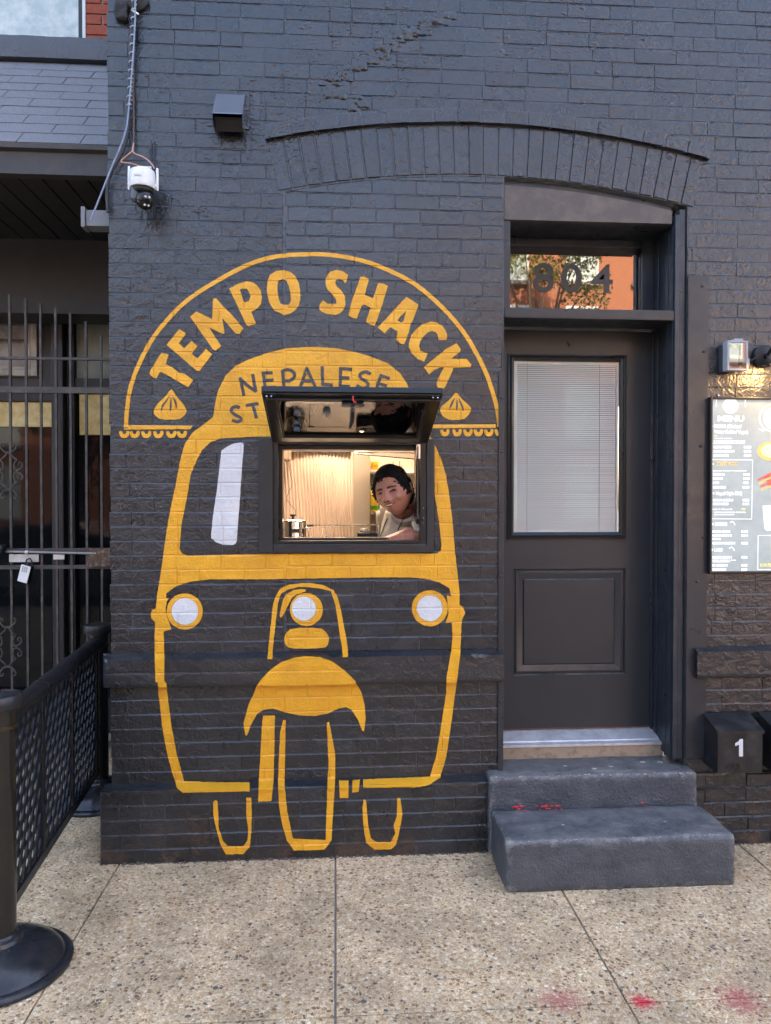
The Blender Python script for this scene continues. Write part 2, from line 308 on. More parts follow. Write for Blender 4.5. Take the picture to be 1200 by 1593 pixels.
def aggregate(name):
    m, t, b, N, L = nodes(name)
    g = N('NewGeometry'); P = g.outputs['Position']
    wv = N('TexNoise'); wv.inputs['Scale'].default_value = 60; wv.inputs['Detail'].default_value = 2; L(P, wv.inputs['Vector'])
    ad = N('VectorMath'); ad.operation = 'MULTIPLY_ADD'; L(wv.outputs['Color'], ad.inputs[0]); ad.inputs[1].default_value = (.006, .006, .006); L(P, ad.inputs[2])
    def vor(sc, feat):
        q = N('TexVoronoi'); q.feature = feat; q.inputs['Scale'].default_value = sc; L(ad.outputs[0], q.inputs['Vector']); return q
    SC = 72
    v = vor(SC, 'F1'); e = vor(SC, 'DISTANCE_TO_EDGE'); v2 = vor(210, 'F1')
    sp = N('SeparateXYZ'); L(v.outputs['Color'], sp.inputs[0])
    rp = N('ValToRGB'); L(sp.outputs[0], rp.inputs[0]); el = rp.color_ramp.elements; rp.color_ramp.interpolation = 'CONSTANT'
    cols = [(0, (.52, .34, .17)), (.18, (.72, .53, .31)), (.36, (.34, .19, .09)), (.47, (.84, .67, .43)), (.64, (.56, .37, .19)), (.76, (.21, .145, .10)), (.83, (.66, .50, .32)), (.93, (.12, .105, .09)), (.955, (.90, .77, .56))]
    el[0].position, el[0].color = 0, (*cols[0][1], 1); el[1].position, el[1].color = cols[1][0], (*cols[1][1], 1)
    for p_, c_ in cols[2:]: q = el.new(p_); q.color = (*c_, 1)
    cem = N('ValToRGB'); s2 = N('SeparateXYZ'); L(v2.outputs['Color'], s2.inputs[0]); L(s2.outputs[1], cem.inputs[0])
    cem.color_ramp.elements[0].color = (.44, .30, .17, 1); cem.color_ramp.elements[1].color = (.86, .64, .38, 1)
    th = N('Math'); th.operation = 'MULTIPLY_ADD'; L(sp.outputs[1], th.inputs[0]); th.inputs[1].default_value = .0022; th.inputs[2].default_value = .0006
    df = N('Math'); df.operation = 'SUBTRACT'; L(e.outputs['Distance'], df.inputs[0])
    sc2 = N('Math'); sc2.operation = 'MULTIPLY'; L(th.outputs[0], sc2.inputs[0]); sc2.inputs[1].default_value = SC; L(sc2.outputs[0], df.inputs[1])
    mk = N('MapRange'); mk.inputs['From Min'].default_value = -.02; mk.inputs['From Max'].default_value = .05; L(df.outputs[0], mk.inputs['Value'])
    mx = N('Mix'); mx.data_type = 'RGBA'; L(mk.outputs[0], mx.inputs['Factor']); L(cem.outputs[0], mx.inputs['A']); L(rp.outputs[0], mx.inputs['B']); out = mx.outputs['Result']
    # stains
    n = N('TexNoise'); n.inputs['Scale'].default_value = 2.6; n.inputs['Detail'].default_value = 8; n.inputs['Roughness'].default_value = .7; L(P, n.inputs['Vector'])
    mr = N('MapRange'); mr.inputs['From Min'].default_value = .36; mr.inputs['From Max'].default_value = .66; mr.inputs['To Min'].default_value = .60; mr.inputs['To Max'].default_value = 1.10; L(n.outputs['Fac'], mr.inputs['Value'])
    hv = N('HueSaturation'); L(out, hv.inputs['Color']); L(mr.outputs[0], hv.inputs['Value']); out = hv.outputs[0]
    # sprayed red marks
    n2 = N('TexNoise'); n2.inputs['Scale'].default_value = 75; n2.inputs['Detail'].default_value = 6; n2.inputs['Roughness'].default_value = .75; L(P, n2.inputs['Vector'])
    for (x, y, sx, sy, st, colr) in [(.745, -1.10, .10, .085, .75, (.42, .10, .09)), (1.015, -1.125, .060, .050, 1.2, (.62, .03, .055)), (1.345, -1.14, .105, .10, .8, (.45, .09, .09))]:
        vm = N('VectorMath'); vm.operation = 'SUBTRACT'; L(P, vm.inputs[0]); vm.inputs[1].default_value = (x, y, 0)
        vs = N('VectorMath'); vs.operation = 'MULTIPLY'; L(vm.outputs[0], vs.inputs[0]); vs.inputs[1].default_value = (1 / sx, 1 / sy, 0)
        ln = N('VectorMath'); ln.operation = 'LENGTH'; L(vs.outputs[0], ln.inputs[0])
        a = N('Math'); a.operation = 'MULTIPLY_ADD'; L(n2.outputs['Fac'], a.inputs[0]); a.inputs[1].default_value = 4.2; a.inputs[2].default_value = -1.6
        s_ = N('Math'); s_.operation = 'SUBTRACT'; L(a.outputs[0], s_.inputs[0]); L(ln.outputs['Value'], s_.inputs[1])
        k = N('MapRange'); k.inputs['From Min'].default_value = -.35; k.inputs['From Max'].default_value = .35; k.inputs['To Max'].default_value = min(1, st); L(s_.outputs[0], k.inputs['Value'])
        m3 = N('Mix'); m3.data_type = 'RGBA'; L(out, m3.inputs['A']); m3.inputs['B'].default_value = (*colr, 1); L(k.outputs[0], m3.inputs['Factor']); out = m3.outputs['Result']
    L(out, b.inputs['Base Color']); b.inputs['Roughness'].default_value = .8
    hm = N('Math'); hm.operation = 'MULTIPLY'; L(mk.outputs[0], hm.inputs[0]); L(e.outputs['Distance'], hm.inputs[1])
    b1 = N('Bump'); b1.inputs['Strength'].default_value = .7; b1.inputs['Distance'].default_value = .010; L(hm.outputs[0], b1.inputs['Height'])
    b2 = N('Bump'); b2.inputs['Strength'].default_value = .5; b2.inputs['Distance'].default_value = .002; L(v2.outputs['Distance'], b2.inputs['Height']); L(b1.outputs[0], b2.inputs['Normal'])
    L(b2.outputs[0], b.inputs['Normal']); return m
MT['aggregate'] = aggregate('exposed aggregate concrete')
# ------------------------------------------------------------------ ground, street
g = MB().add([(-150, -150, -.16), (150, -150, -.16), (150, 150, -.16), (-150, 150, -.16)], [(0, 1, 2, 3)]).build('ground', MT['asphalt']); tag(g, kind='structure')
road = MB().box(-60, 60, -12.0, -4.6, -.155, -.12).build('road', MT['asphalt']); tag(road, kind='structure')
side = MB().box(-30, 30, -4.45, 6, -.15, -.012).build('sidewalk', MT['kerb']); tag(side, kind='structure')
kb = MB().box(-30, 30, -4.6, -4.451, -.15, 0, .012).build('kerb', MT['kerb']); tag(kb, kind='structure')
fs = MB().box(-60, 60, -20, -12.001, -.15, 0).build('far_pavement', MT['kerb']); tag(fs, kind='structure')
# slabs of exposed aggregate with open joints
XJ = [-4.9, -3.92, -2.95, -1.975, -.996, -.004, .965, 1.95, 2.93, 3.9]
YJ = [1.9, .75, -.258, -1.128, -2.1, -3.1, -4.44]
for i in range(len(XJ) - 1):
    for j in range(len(YJ) - 1):
        gx = .003 + random.random() * .0012; gy = .002 if j in (2,) else .003
        zt = random.uniform(-.0015, .0005)
        if XJ[i] > -1.0 and YJ[j + 1] > .3: continue
        m = MB(); x0, x1, y0, y1 = XJ[i] + gx, XJ[i + 1] - gx, YJ[j + 1] + gy, YJ[j] - gy
        if XJ[i] >= -1.0: y1 = min(y1, .02)
        m.box(x0, x1, y0, y1, -.06, zt, .004); m.build('paving_slab', MT['aggregate'], side)

# ------------------------------------------------------------------ the dark painted brick building
BP = .0674
XL, XI, DX0, DX1 = -1.045, -.236, .802, 1.702
AC, R_IN, R_MID, R_OUT = (.68, -1.23), 4.445, 4.682, 4.752
WX0, WX1, WZ0, WZ1 = -.362, .468, 1.420, 1.957
bld = thing('brick_building', (.5, .1, 0), 'charcoal painted brick building with a yellow three wheeler mural and a door', 'building')
def arc_z(x, r): return AC[1] + math.sqrt(r * r - (x - AC[0]) ** 2)
wallm = MB()
for (a, b_, c, d) in [(XL + .006, WX0 + .012, 0, 27.), (WX0 + .012, WX1 - .012, 0, WZ0 + .012), (WX0 + .012, WX1 - .012, WZ1 - .012, 27.), (WX1 - .012, DX0, 0, 27.), (DX1, 14, 0, 27.)]:  # walls carried far above view for the shadow they cast
    wallm.box(a, b_, 0, .22, c, d)
wallm.build('wall', MT['mortar'], bld, 0)
n = 16; xs = [DX0 + (DX1 - DX0) * i / n for i in range(n + 1)]
lw = MB()
for i in range(n):
    za, zb = arc_z(xs[i], R_IN), arc_z(xs[i + 1], R_IN)
    lw.prism([(xs[i], za), (xs[i + 1], zb), (xs[i + 1], 27.), (xs[i], 27.)], 0, .22)
lw.build('lintel_wall', MT['mortar'], bld, 0)
MB().box(XL, 14, .22, 9, 3.3, 26.99).build('building_shade_mass', MT['mortar'], bld, 0)  # unseen bulk, made extra tall so its shadow covers the facades opposite
MB().box(XL, XL + .08, .2205, 4.2, 0, 3.299).build('side_wall', MT['mortar'], bld, 0)

def clip(poly, a, b, c):               # keep a*x + b*z <= c
    out = []; n = len(poly)
    for i in range(n):
        p, q = poly[i], poly[(i + 1) % n]; dp, dq = a * p[0] + b * p[1] - c, a * q[0] + b * q[1] - c
        if dp <= 0: out.append(p)
        if dp * dq < 0: t = dp / (dp - dq); out.append((p[0] + (q[0] - p[0]) * t, p[1] + (q[1] - p[1]) * t))
    return out
def area(poly): return abs(sum(poly[i][0] * poly[(i + 1) % len(poly)][1] - poly[(i + 1) % len(poly)][0] * poly[i][1] for i in range(len(poly)))) / 2
def minus_hole(r):
    x0, x1, z0, z1 = r
    if x1 <= WX0 or x0 >= WX1 or z1 <= WZ0 or z0 >= WZ1: return [r]
    o = []
    if x0 < WX0: o.append((x0, WX0, z0, z1))
    if x1 > WX1: o.append((WX1, x1, z0, z1))
    a, b = max(x0, WX0), min(x1, WX1)
    if z0 < WZ0: o.append((a, b, z0, WZ0))
    if z1 > WZ1: o.append((a, b, WZ1, z1))
    return o
BR = []          # (poly in XZ, offset of its bed towards the street, proud, material, is_rect)
def put(poly, off, proud, m, rect=None):
    if len(poly) >= 3 and area(poly) > 2.2e-4: BR.append((poly, off, proud, m, rect))
def rectpoly(r): x0, x1, z0, z1 = r; return [(x0, z0), (x1, z0), (x1, z1), (x0, z1)]
def course(xa, xb, zc0, zc1, module, shift, gap, off, mname, keep, pr):
    x = xa - shift
    while x < xb:
        L_ = module * random.choice([1, 1, 1, 1, 1, .5]) if mname == 'wall' else module
        x0, x1 = max(x, xa + (random.uniform(-.005, .003) if xa == XL else 0)), min(x + L_, xb); x += L_
        if x1 - x0 < .03: continue
        jz = random.uniform(-.0004, .0004)
        r = (x0 + gap / 2, x1 - gap / 2 + random.uniform(-.001, .001), zc0 + gap / 2 + jz, zc1 - gap / 2 + jz)
        keep(r, off, random.uniform(*pr), mname)
rowjit = [random.uniform(0, .03) for _ in range(80)]
def keep_main(r, off, proud, m):
    zc = (r[2] + r[3]) / 2
    if zc > 3.58: put(rectpoly(r), off, proud, m, r); return
    t = min(max((zc - 3.10) / .31, 0), 1); xl, xr = XI - .008 - .08 * t, DX1 + .095 * t
    for q in minus_hole(r):
        if q[0] < xl: e = (q[0], min(q[1], xl - .003), q[2], q[3]); put(rectpoly(e), off, proud, m, e)
        if q[1] > xr: e = (max(q[0], xr + .003), q[1], q[2], q[3]); put(rectpoly(e), off, proud, m, e)
        a, b = max(q[0], xl), min(q[1], xr)
        if b > a and zc > 3.36:
            pl = rectpoly((a, b, q[2], q[3])); xm = (a + b) / 2; d = Vector((xm - AC[0], arc_z(xm, R_OUT) - AC[1])).normalized()
            put(clip(pl, -d.x, -d.y, -(AC[0] * d.x + AC[1] * d.y + R_OUT + .004)), off, proud, m)
def keep_plain(r, off, proud, m): put(rectpoly(r), off, proud, m, r)
def keep_infill(r, off, proud, m):
    for q in minus_hole(r):
        xm = (q[0] + q[1]) / 2; d = Vector((xm - AC[0], arc_z(xm, R_IN) - AC[1])).normalized(); c = AC[0] * d.x + AC[1] * d.y + R_IN - .005
        pl = rectpoly(q); q2 = clip(pl, d.x, d.y, c)
        if len(q2) == 4 and abs(area(q2) - area(pl)) < 1e-7: put(pl, off, proud, m, q)
        else: put(q2, off, proud, m)
for k in range(0, 65):
    z0, z1 = k * BP, (k + 1) * BP; sh = (k % 2) * .1035 + rowjit[k]
    pr = (.0014, .0036)
    if k < 5:
        course(XL - .032, .765, z0, z1, .207, sh, .004, .055, 'wall', keep_plain, (.0016, .0045))
        course(DX1 + .004, 2.75, z0, z1, .207, sh, .004, .05 - .006 * k, 'wall', keep_plain, (.002, .012))
    elif k < 12:
        course(XL, DX0 - .003, z0, z1, .207, sh, .0030, 0, 'wall', keep_plain, pr); course(DX1 + .003, 2.75, z0, z1, .207, sh, .0030, 0, 'wall', keep_plain, pr)
    elif k in (12, 13): continue
    else:
        course(XL, 2.75, z0, z1, .207, sh, .0030, 0, 'wall', keep_main, pr)
zoff = .012
for k in range(14, 48):
    course(XI, DX0 - .003, k * BP + zoff, (k + 1) * BP + zoff, .2075, (k % 2) * .104 + .012 * math.sin(k * 2.1), .0045, 0, 'infill', keep_infill, (.0022, .0038))
# lookup of the relief for the mural
HB = {}
for (poly, off, proud, m, rect) in BR:
    if rect:
        for i in range(int(math.floor(rect[0] / .25)), int(math.floor(rect[1] / .25)) + 1):
            for j in range(int(math.floor(rect[2] / .08)), int(math.floor(rect[3] / .08)) + 1): HB.setdefault((i, j), []).append((*rect, proud))
BS, BB, BT = .0014, .0008, .0052         # bevel of a brick at its sides, below and on top (paint has run over the top edges)
def base_off(z):
    if z > .9576: return 0.
    if z > .9376: return .05 * (.9576 - z) / .02
    if z > .8088: return .05
    if z > .350: return 0.
    if z > .332: return .055 * (.350 - z) / .018
    return .055
def belt_lump(x, z):
    a = .0016 * noise.noise(Vector((x * 7, z * 7, 3)))
    if x < .12: a -= .0022 * math.exp(-((z - .876) / .004) ** 2)
    return a
def relief(x, z):
    if .8088 < z < .9590: return base_off(z) + belt_lump(x, z) + (.0015 if z > .93 else .0008)
    if .322 < z < .352: return base_off(z) + .0078
    best = 0.
    for (x0, x1, z0, z1, pr) in HB.get((int(math.floor(x / .25)), int(math.floor(z / .08))), ()):
        d = min((x - x0) / BS, (x1 - x) / BS, (z - z0) / BB, (z1 - z) / BT)
        if d > 0: best = max(best, pr * min(1, d))
    return base_off(z) + best
def bevel(n): return BS * abs(n.x) + (BT if n.y < 0 else BB) * abs(n.y)
def brick_geo(poly, proud, jit, rnd):
    n = len(poly); pts = []
    for i in range(n):
        p, q = Vector(poly[i]), Vector(poly[(i + 1) % n]); L_ = (q - p).length; k = 3 if (L_ > .12 and jit) else 1
        for j in range(k):
            u = p.lerp(q, j / k); pts.append(u + Vector((rnd.uniform(-jit, jit), rnd.uniform(-jit, jit))))
    n = len(pts); ins = []
    for i in range(n):
        a, b, c = pts[i - 1], pts[i], pts[(i + 1) % n]; e1 = (b - a).normalized(); e2 = (c - b).normalized()
        n1 = Vector((-e1.y, e1.x)); n2 = Vector((-e2.y, e2.x)); w1, w2 = bevel(n1), bevel(n2); c = n1.dot(n2)
        if c > .9: s = n1 * max(w1, w2)
        else: s = (n1 * (w1 - w2 * c) + n2 * (w2 - w1 * c)) / (1 - c * c)
        ins.append(b + s * (rnd.uniform(.8, 1.25) if jit else 1))
    v = [(p.x, .006, p.y) for p in pts] + [(p.x, -.0004, p.y) for p in pts] + [(p.x, -proud, p.y) for p in ins]
    f = [(i, (i + 1) % n, n + (i + 1) % n, n + i) for i in range(n)] + [(n + i, n + (i + 1) % n, 2 * n + (i + 1) % n, 2 * n + i) for i in range(n)] + [tuple(range(2 * n, 3 * n))]
    return v, f
# the 300 bricks that show largest are parts of their own, the rest one mass of brickwork
def shown(b):
    poly, off, proud, m, rect = b
    P = [proj((x, -off, z)) for x, z in poly]; cx = sum(p[0] for p in P) / len(P); cy = sum(p[1] for p in P) / len(P)
    if not (175 < min(p[0] for p in P) and max(p[0] for p in P) < 1195 and 4 < min(p[1] for p in P) and max(p[1] for p in P) < 1330): return 0
    if cx > 1066 and 600 < cy < 910: return 0
    if 400 < cx < 690 and 600 < cy < 690: return 0
    if 1060 < cx and 1110 < cy < 1210: return 0
    if cx < 260 and cy < 340 and 190 < cx: return 0
    return area(P)
order = sorted(range(len(BR)), key=lambda i: -shown(BR[i])); singles = set(order[:300])
variants = {}
rest = MB()
for i, (poly, off, proud, m, rect) in enumerate(BR):
    rnd = random.Random(i); mi = 0 if m == 'wall' else 1
    if i in singles and rect:
        wq, hq = round(rect[1] - rect[0], 3), round(rect[3] - rect[2], 3); key = (wq, hq, m, rnd.randrange(5))
        if key not in variants:
            v, f = brick_geo([(-wq / 2, -hq / 2), (wq / 2, -hq / 2), (wq / 2, hq / 2), (-wq / 2, hq / 2)], .006, .0009, random.Random(hash(key) & 0xffff))
            b_ = MB().add(v, f); variants[key] = b_.mesh('brick', MT[m], 0)
        o = bpy.data.objects.new('brick', variants[key]); o.location = ((rect[0] + rect[1]) / 2, -off, (rect[2] + rect[3]) / 2); o.scale = (1, proud / .006, 1)
        _place(o, bld)
    else:
        v, f = brick_geo(poly, proud, .0009 if rect else .0004, rnd); rest.add([(x, y - off, z) for x, y, z in v], f, mi)
tag(rest.build('brickwork', [MT['wall'], MT['infill']], bld, 0), kind='stuff')
# plinth bed and sloped ledges, belt course
MB().box(XL - .034, .767, -.055, -.0005, -.02, .331).build('plinth', MT['mortar'], bld, 0)
pr_ = MB()
for k in range(5): pr_.box(DX1 + .003, 6.4, -(.05 - .006 * k), -.0005, max(k * BP, -.02) + .0003, (k + 1) * BP)
pr_.build('plinth', MT['mortar'], bld, 0)
def strip(x0, x1, rows, fn, name, m, step=.02):
    nx = max(2, int((x1 - x0) / step)); v = []; f = []; nr = len(rows)
    for i in range(nx + 1):
        x = x0 + (x1 - x0) * i / nx
        for (z, o) in rows: v.append((x, -fn(x, z, o), z))
    for i in range(nx):
        for j in range(nr - 1): f.append((i * nr + j, i * nr + j + 1, (i + 1) * nr + j + 1, (i + 1) * nr + j))
    f += [tuple(range(nr)), tuple(nx * nr + j for j in range(nr))]
    return MB().add(v, f).build(name, m, bld, 60)
led = [(.3505, 0.), (.341, .0275), (.3325, .0545), (.320, .056)]
strip(XL - .032, .765, led, lambda x, z, o: o + (.003 if o > 0 else -.002) + .0025 * noise.noise(Vector((x * 9, z * 9, 7))), 'ledge', MT['wall'])
rows = [(.9580, -.002), (.9526, .0125), (.9476, .025), (.9426, .0375), (.9376, .05), (.925, .05), (.905, .05), (.885, .05), (.880, .05), (.876, .05), (.872, .05), (.866, .05), (.850, .05), (.830, .05), (.812, .05), (.8088, .047), (.8086, -.002)]
def bfn(x, z, o):
    k = 1 - .85 * max(0, 1 - (x - (XL - .034)) / .03) ** 2
    chip = .008 * max(0, noise.noise(Vector((x * 23, z * 30, 9)))) if (x < XL + .12 or z > .935) else 0
    chip = chip if not (-.80 < x < .60) else chip * .15
    return (o - chip * (o > .01)) * k + (belt_lump(x, z) if o > 0 else 0)
strip(XL - .034, DX0 - .006, rows, bfn, 'belt_course', MT['wall'])
strip(1.742, 3.2, rows, lambda x, z, o: o + (belt_lump(x, z) if o > 0 else 0), 'belt_course', MT['wall'])
# arch: ring of soldier bricks and the projecting hood course
def arch_brick(a0, a1, r0, r1, front, name, rnd, m):
    g_ = .0035
    P = []
    for (a, r, sa, sr) in [(a0, r0, 1, 1), (a1, r0, -1, 1), (a1, r1, -1, -1), (a0, r1, 1, -1)]:
        rr = r + sr * g_; aa = a + sa * g_ / r; P.append((AC[0] + rr * math.sin(aa) + rnd.uniform(-.0015, .0015), AC[1] + rr * math.cos(aa) + rnd.uniform(-.0015, .0015)))
    v, f = brick_geo(P, front + rnd.uniform(-.0015, .0025), 0, rnd); f.append(tuple(range(len(P)))[::-1])
    MB().add(v, f).build(name, m, bld, 0)
rnd = random.Random(3)
n = 24; hbk = MB(); xs = [-.325 + 2.128 * i / n for i in range(n + 1)]
for i in range(n): hbk.prism([(xs[i], arc_z(xs[i], R_MID + .003)), (xs[i + 1], arc_z(xs[i + 1], R_MID + .003)), (xs[i + 1], arc_z(xs[i + 1], R_OUT - .003)), (xs[i], arc_z(xs[i], R_OUT - .003))], -.022, .0005)
hbk.build('hood_bed', MT['mortar'], bld, 0)
a0, a1 = math.asin((-.29 - AC[0]) / 4.55), math.asin((1.755 - AC[0]) / 4.55); n = 29
for i in range(n): arch_brick(a0 + (a1 - a0) * i / n, a0 + (a1 - a0) * (i + 1) / n, R_IN, R_MID, .0055, 'arch_brick', rnd, MT['wall'])
a0, a1 = math.asin((-.322 - AC[0]) / 4.72), math.asin((1.80 - AC[0]) / 4.72); n = 19
for i in range(n): arch_brick(a0 + (a1 - a0) * i / n, a0 + (a1 - a0) * (i + 1) / n, R_MID - .001, R_OUT, .025, 'hood_brick', rnd, MT['wall'])

# stepped crack above the arch, smeared over with mortar
cr = MB(); rq = random.Random(21)
path = [(697, 22), (690, 28), (668, 34), (655, 42), (648, 50), (630, 56), (612, 62), (600, 70), (597, 78), (590, 86), (570, 92), (562, 98), (556, 106), (538, 112), (522, 120), (516, 130), (505, 142), (520, 152), (548, 150), (556, 160), (545, 170)]
for (a_, b_) in zip(path, path[1:]):
    for t_ in (0, .5):
        q = at(a_[0] + (b_[0] - a_[0]) * t_ + rq.uniform(-4, 4), a_[1] + (b_[1] - a_[1]) * t_ + rq.uniform(-3, 3), 0); w_, h_ = rq.uniform(.02, .065), rq.uniform(.008, .026)
        c_ = lumpy_box(q.x - w_, q.x + w_, -rq.uniform(.0045, .0085), .004, q.z - h_, q.z + h_, .005, .009, .007, 30, rq.uniform(0, 50)); cr.add(c_.v, c_.f)
tag(cr.build('crack_repair', MT['wall'], bld, 60), kind='stuff')
# ------------------------------------------------------------------ the mural: paint draped over the bricks
def mp(px, py):
    for i in range(61):                     # first meeting of the line of sight with the stepped wall face
        p = at(px, py, -.06 + .001 * i)
        if p.y >= -base_off(p.z): break
    return (p.x, p.z)
def dense(pts, closed=True, step=4.):
    out = []; n = len(pts)
    for i in range(n if closed else n - 1):
        a, b = Vector(pts[i]), Vector(pts[(i + 1) % n]); k = max(1, int((b - a).length / step))
        out += [a.lerp(b, j / k) for j in range(k)]
    if not closed: out.append(Vector(pts[-1]))
    return out
def smooth(pts, closed=True, it=1):
    for _ in range(it):
        o = []; n = len(pts)
        for i in range(n if closed else n - 1):
            a, b = Vector(pts[i]), Vector(pts[(i + 1) % n]); o += [a.lerp(b, .25), a.lerp(b, .75)]
        if not closed: o = [Vector(pts[0])] + o + [Vector(pts[-1])]
        pts = o
    return pts
def stroke(pts, w_, closed=False):
    pts = [Vector(p) for p in pts]; n = len(pts); L_, R_ = [], []; ww = w_ if isinstance(w_, (list, tuple)) else [w_] * n
    for i in range(n):
        t = (pts[min(i + 1, n - 1)] - pts[max(i - 1, 0)]).normalized(); q = Vector((-t.y, t.x)) * ww[i] / 2
        L_.append(pts[i] + q); R_.append(pts[i] - q)
    return L_ + R_[::-1]
def inside(px, pz, rings):
    c = np.zeros(len(px), bool)
    for rg in rings:
        x = np.array([p[0] for p in rg]); z = np.array([p[1] for p in rg]); x2 = np.roll(x, -1); z2 = np.roll(z, -1)
        for a, b, c2, d in zip(x, z, x2, z2):
            if b == d: continue
            k = ((b > pz) != (d > pz)) & (px < (c2 - a) * (pz - b) / (d - b) + a); c ^= k
    return c
ZL = []
for k in range(0, 60):
    for zo in ((0, zoff) if k >= 14 else (0,)):
        b = k * BP + zo
        ZL += [b - .0012, b + .0014, b + .0020, b + .0032, b + BP * .33, b + BP * .6, b + BP - .0078, b + BP - .0020, b + BP - .0014]
ZL += [.8092, .8084, .812, .9376, .9576, .948, .92, .876, .850, .332, .350, .341, .326]
ZL = sorted(set(round(z, 4) for z in ZL))
XE = {}
for (poly, off, proud, m, rect) in BR:
    if rect:
        for zl in ZL:
            if rect[2] < zl < rect[3]: XE.setdefault(zl, []).extend([rect[0], rect[0] + BS, rect[1] - BS, rect[1]])
def drape(name, rings_px, material, parent, lift=.0020, round_=0):
    rings = []
    for rg in rings_px:
        q = smooth([Vector(p) for p in rg], True, round_) if round_ else rg
        rr = [mp(p[0], p[1]) for p in dense(q, True, 3.5)]
        jr = random.Random(len(rr)); rings.append([(x + jr.uniform(-.0007, .0007), z + jr.uniform(-.0007, .0007)) for x, z in rr])
    xs = [p[0] for r_ in rings for p in r_]; zs = [p[1] for r_ in rings for p in r_]
    X, Z = [], []
    for zl in ZL:
        if not (min(zs) < zl < max(zs)): continue
        row = [e for e in XE.get(zl, ()) if min(xs) < e < max(xs)]; x = math.floor(min(xs) / .009) * .009
        while x < max(xs): row.append(x); x += .009
        X += row; Z += [zl] * len(row)
    X, Z = np.array(X), np.array(Z)
    V = []; E_ = []
    for rg in rings:
        b = len(V); V += [Vector(p) for p in rg]; E_ += [(b + i, b + (i + 1) % len(rg)) for i in range(len(rg))]
    if len(X):
        k = inside(X, Z, rings); V += [Vector((x, z)) for x, z in zip(X[k], Z[k])]
    vo, eo, fo, _, _, _ = geometry.delaunay_2d_cdt(V, E_, [], 0, 2e-4)
    cx = np.array([sum(vo[i].x for i in f) / 3 for f in fo]); cz = np.array([sum(vo[i].y for i in f) / 3 for f in fo])
    k = inside(cx, cz, rings); faces = [f for f, q in zip(fo, k) if q]
    me = bpy.data.meshes.new(name); me.from_pydata([(v.x, -relief(v.x, v.y) - lift, v.y) for v in vo], [], faces); me.materials.append(material)
    bm = bmesh.new(); bm.from_mesh(me); bmesh.ops.delete(bm, geom=[v for v in bm.verts if not v.link_faces], context='VERTS')
    for f in bm.faces:
        if f.normal.y > 0: f.normal_flip()
    bm.to_mesh(me); bm.free()
    return link(name, me, parent)
def Z(ox, oy, s, pts): return [(ox + x * s, oy + y * s) for x, y in pts]
z1 = lambda p: Z(225, 500, .1, p); z2 = lambda p: Z(285, 410, .1, p); z3 = lambda p: Z(350, 405, .108333, p); z4 = lambda p: Z(490, 410, .1, p)
z5 = lambda p: Z(580, 450, .1, p); z6 = lambda p: Z(630, 490, .1, p); z7 = lambda p: Z(320, 530, .133333, p); z8 = lambda p: Z(470, 530, .15, p)
zb = lambda p: Z(180, 590, .125, p); zc = lambda p: Z(640, 590, .125, p); zd = lambda p: Z(400, 890, .1632, p); ze = lambda p: Z(160, 1080, .26667, p); zf = lambda p: Z(440, 1080, .29167, p)
body = [(332, 649), (335, 628), (340, 607), (351, 585), (367, 569), (388, 559), (420, 548), (447, 542), (479, 540), (497, 540), (523, 542), (550, 547), (577, 555), (603, 565), (622, 580), (633, 596), (638, 610), (644, 640), (652, 658), (666, 674), (671, 681), (679, 697), (687, 716), (694, 740), (699, 770), (704, 810), (708, 860),
 (712, 893), (715, 920), (715, 941), (720, 944), (724, 953), (719, 963), (718, 970), (716, 1020), (712, 1053), (708, 1080), (702, 1127), (694, 1179), (685, 1208), (667, 1220), (644, 1225), (565, 1224), (565, 1211), (669, 1207), (678, 1179), (685, 1138), (694, 1080), (695, 1053), (702, 1013), (704, 992), (703, 968), (693, 969), (698, 954), (697, 943), (695, 926), (702, 928), (699, 915), (684, 906), (661, 900), (639, 898), (582, 898), (470, 900), (404, 901),
 (326, 901), (296, 905), (274, 912), (259, 923), (259, 931), (263, 930), (260, 936), (258, 951), (267, 979), (255, 982), (256, 1014), (256, 1060), (259, 1062), (261, 1080), (267, 1128), (275, 1171), (287, 1215), (389, 1216), (389, 1230), (285, 1232), (276, 1224), (269, 1205), (260, 1171), (253, 1131), (247, 1080), (246, 1062), (242, 1060), (241, 1019), (241, 988), (242, 968), (236, 962), (235, 956), (237, 949), (243, 946), (245, 925), (251, 888), (255, 860), (260, 823), (267, 786), (274, 752), (280, 721), (285, 700), (289, 689), (300, 673), (319, 659)]
shield = [(400, 679), (345, 682), (328, 688), (315, 700), (306, 717), (297, 739), (291, 776), (283, 815), (280, 854), (284, 861), (293, 864.5), (351, 863), (399, 862), (540, 861), (680, 861), (686, 856), (687, 848), (684, 820), (678, 780), (671, 740), (665, 722), (661, 710), (660, 685), (655, 680)]
Y_, W_, B_ = MT['yellow'], MT['white_paint'], MT['black_paint']
mural = drape('mural', [body, shield], Y_, bld); mural['label'] = 'yellow painted outline of a three wheeler taxi'
T = [(265, 490), (380, 515), (330, 665), (430, 715), (540, 800), (630, 815), (760, 915), (680, 1028), (500, 920), (265, 785), (235, 800), (190, 888), (140, 880), (80, 820), (90, 770), (170, 640)]
Ee = [(540, 125), (640, 175), (640, 205), (535, 340), (620, 420), (735, 305), (825, 385), (735, 505), (825, 580), (960, 425), (1055, 515), (860, 770), (815, 770), (345, 365)]
Mm = [(110, 830), (210, 750), (455, 865), (468, 545), (515, 540), (600, 640), (770, 810), (940, 1010), (880, 1095), (825, 1095), (610, 850), (650, 1085), (615, 1095), (400, 990), (595, 1285), (510, 1355), (465, 1335)]
Pp = [(65, 410), (180, 345), (310, 300), (400, 315), (470, 370), (520, 440), (535, 530), (520, 630), (470, 690), (380, 745), (450, 910), (340, 950), (310, 930), (190, 670)]
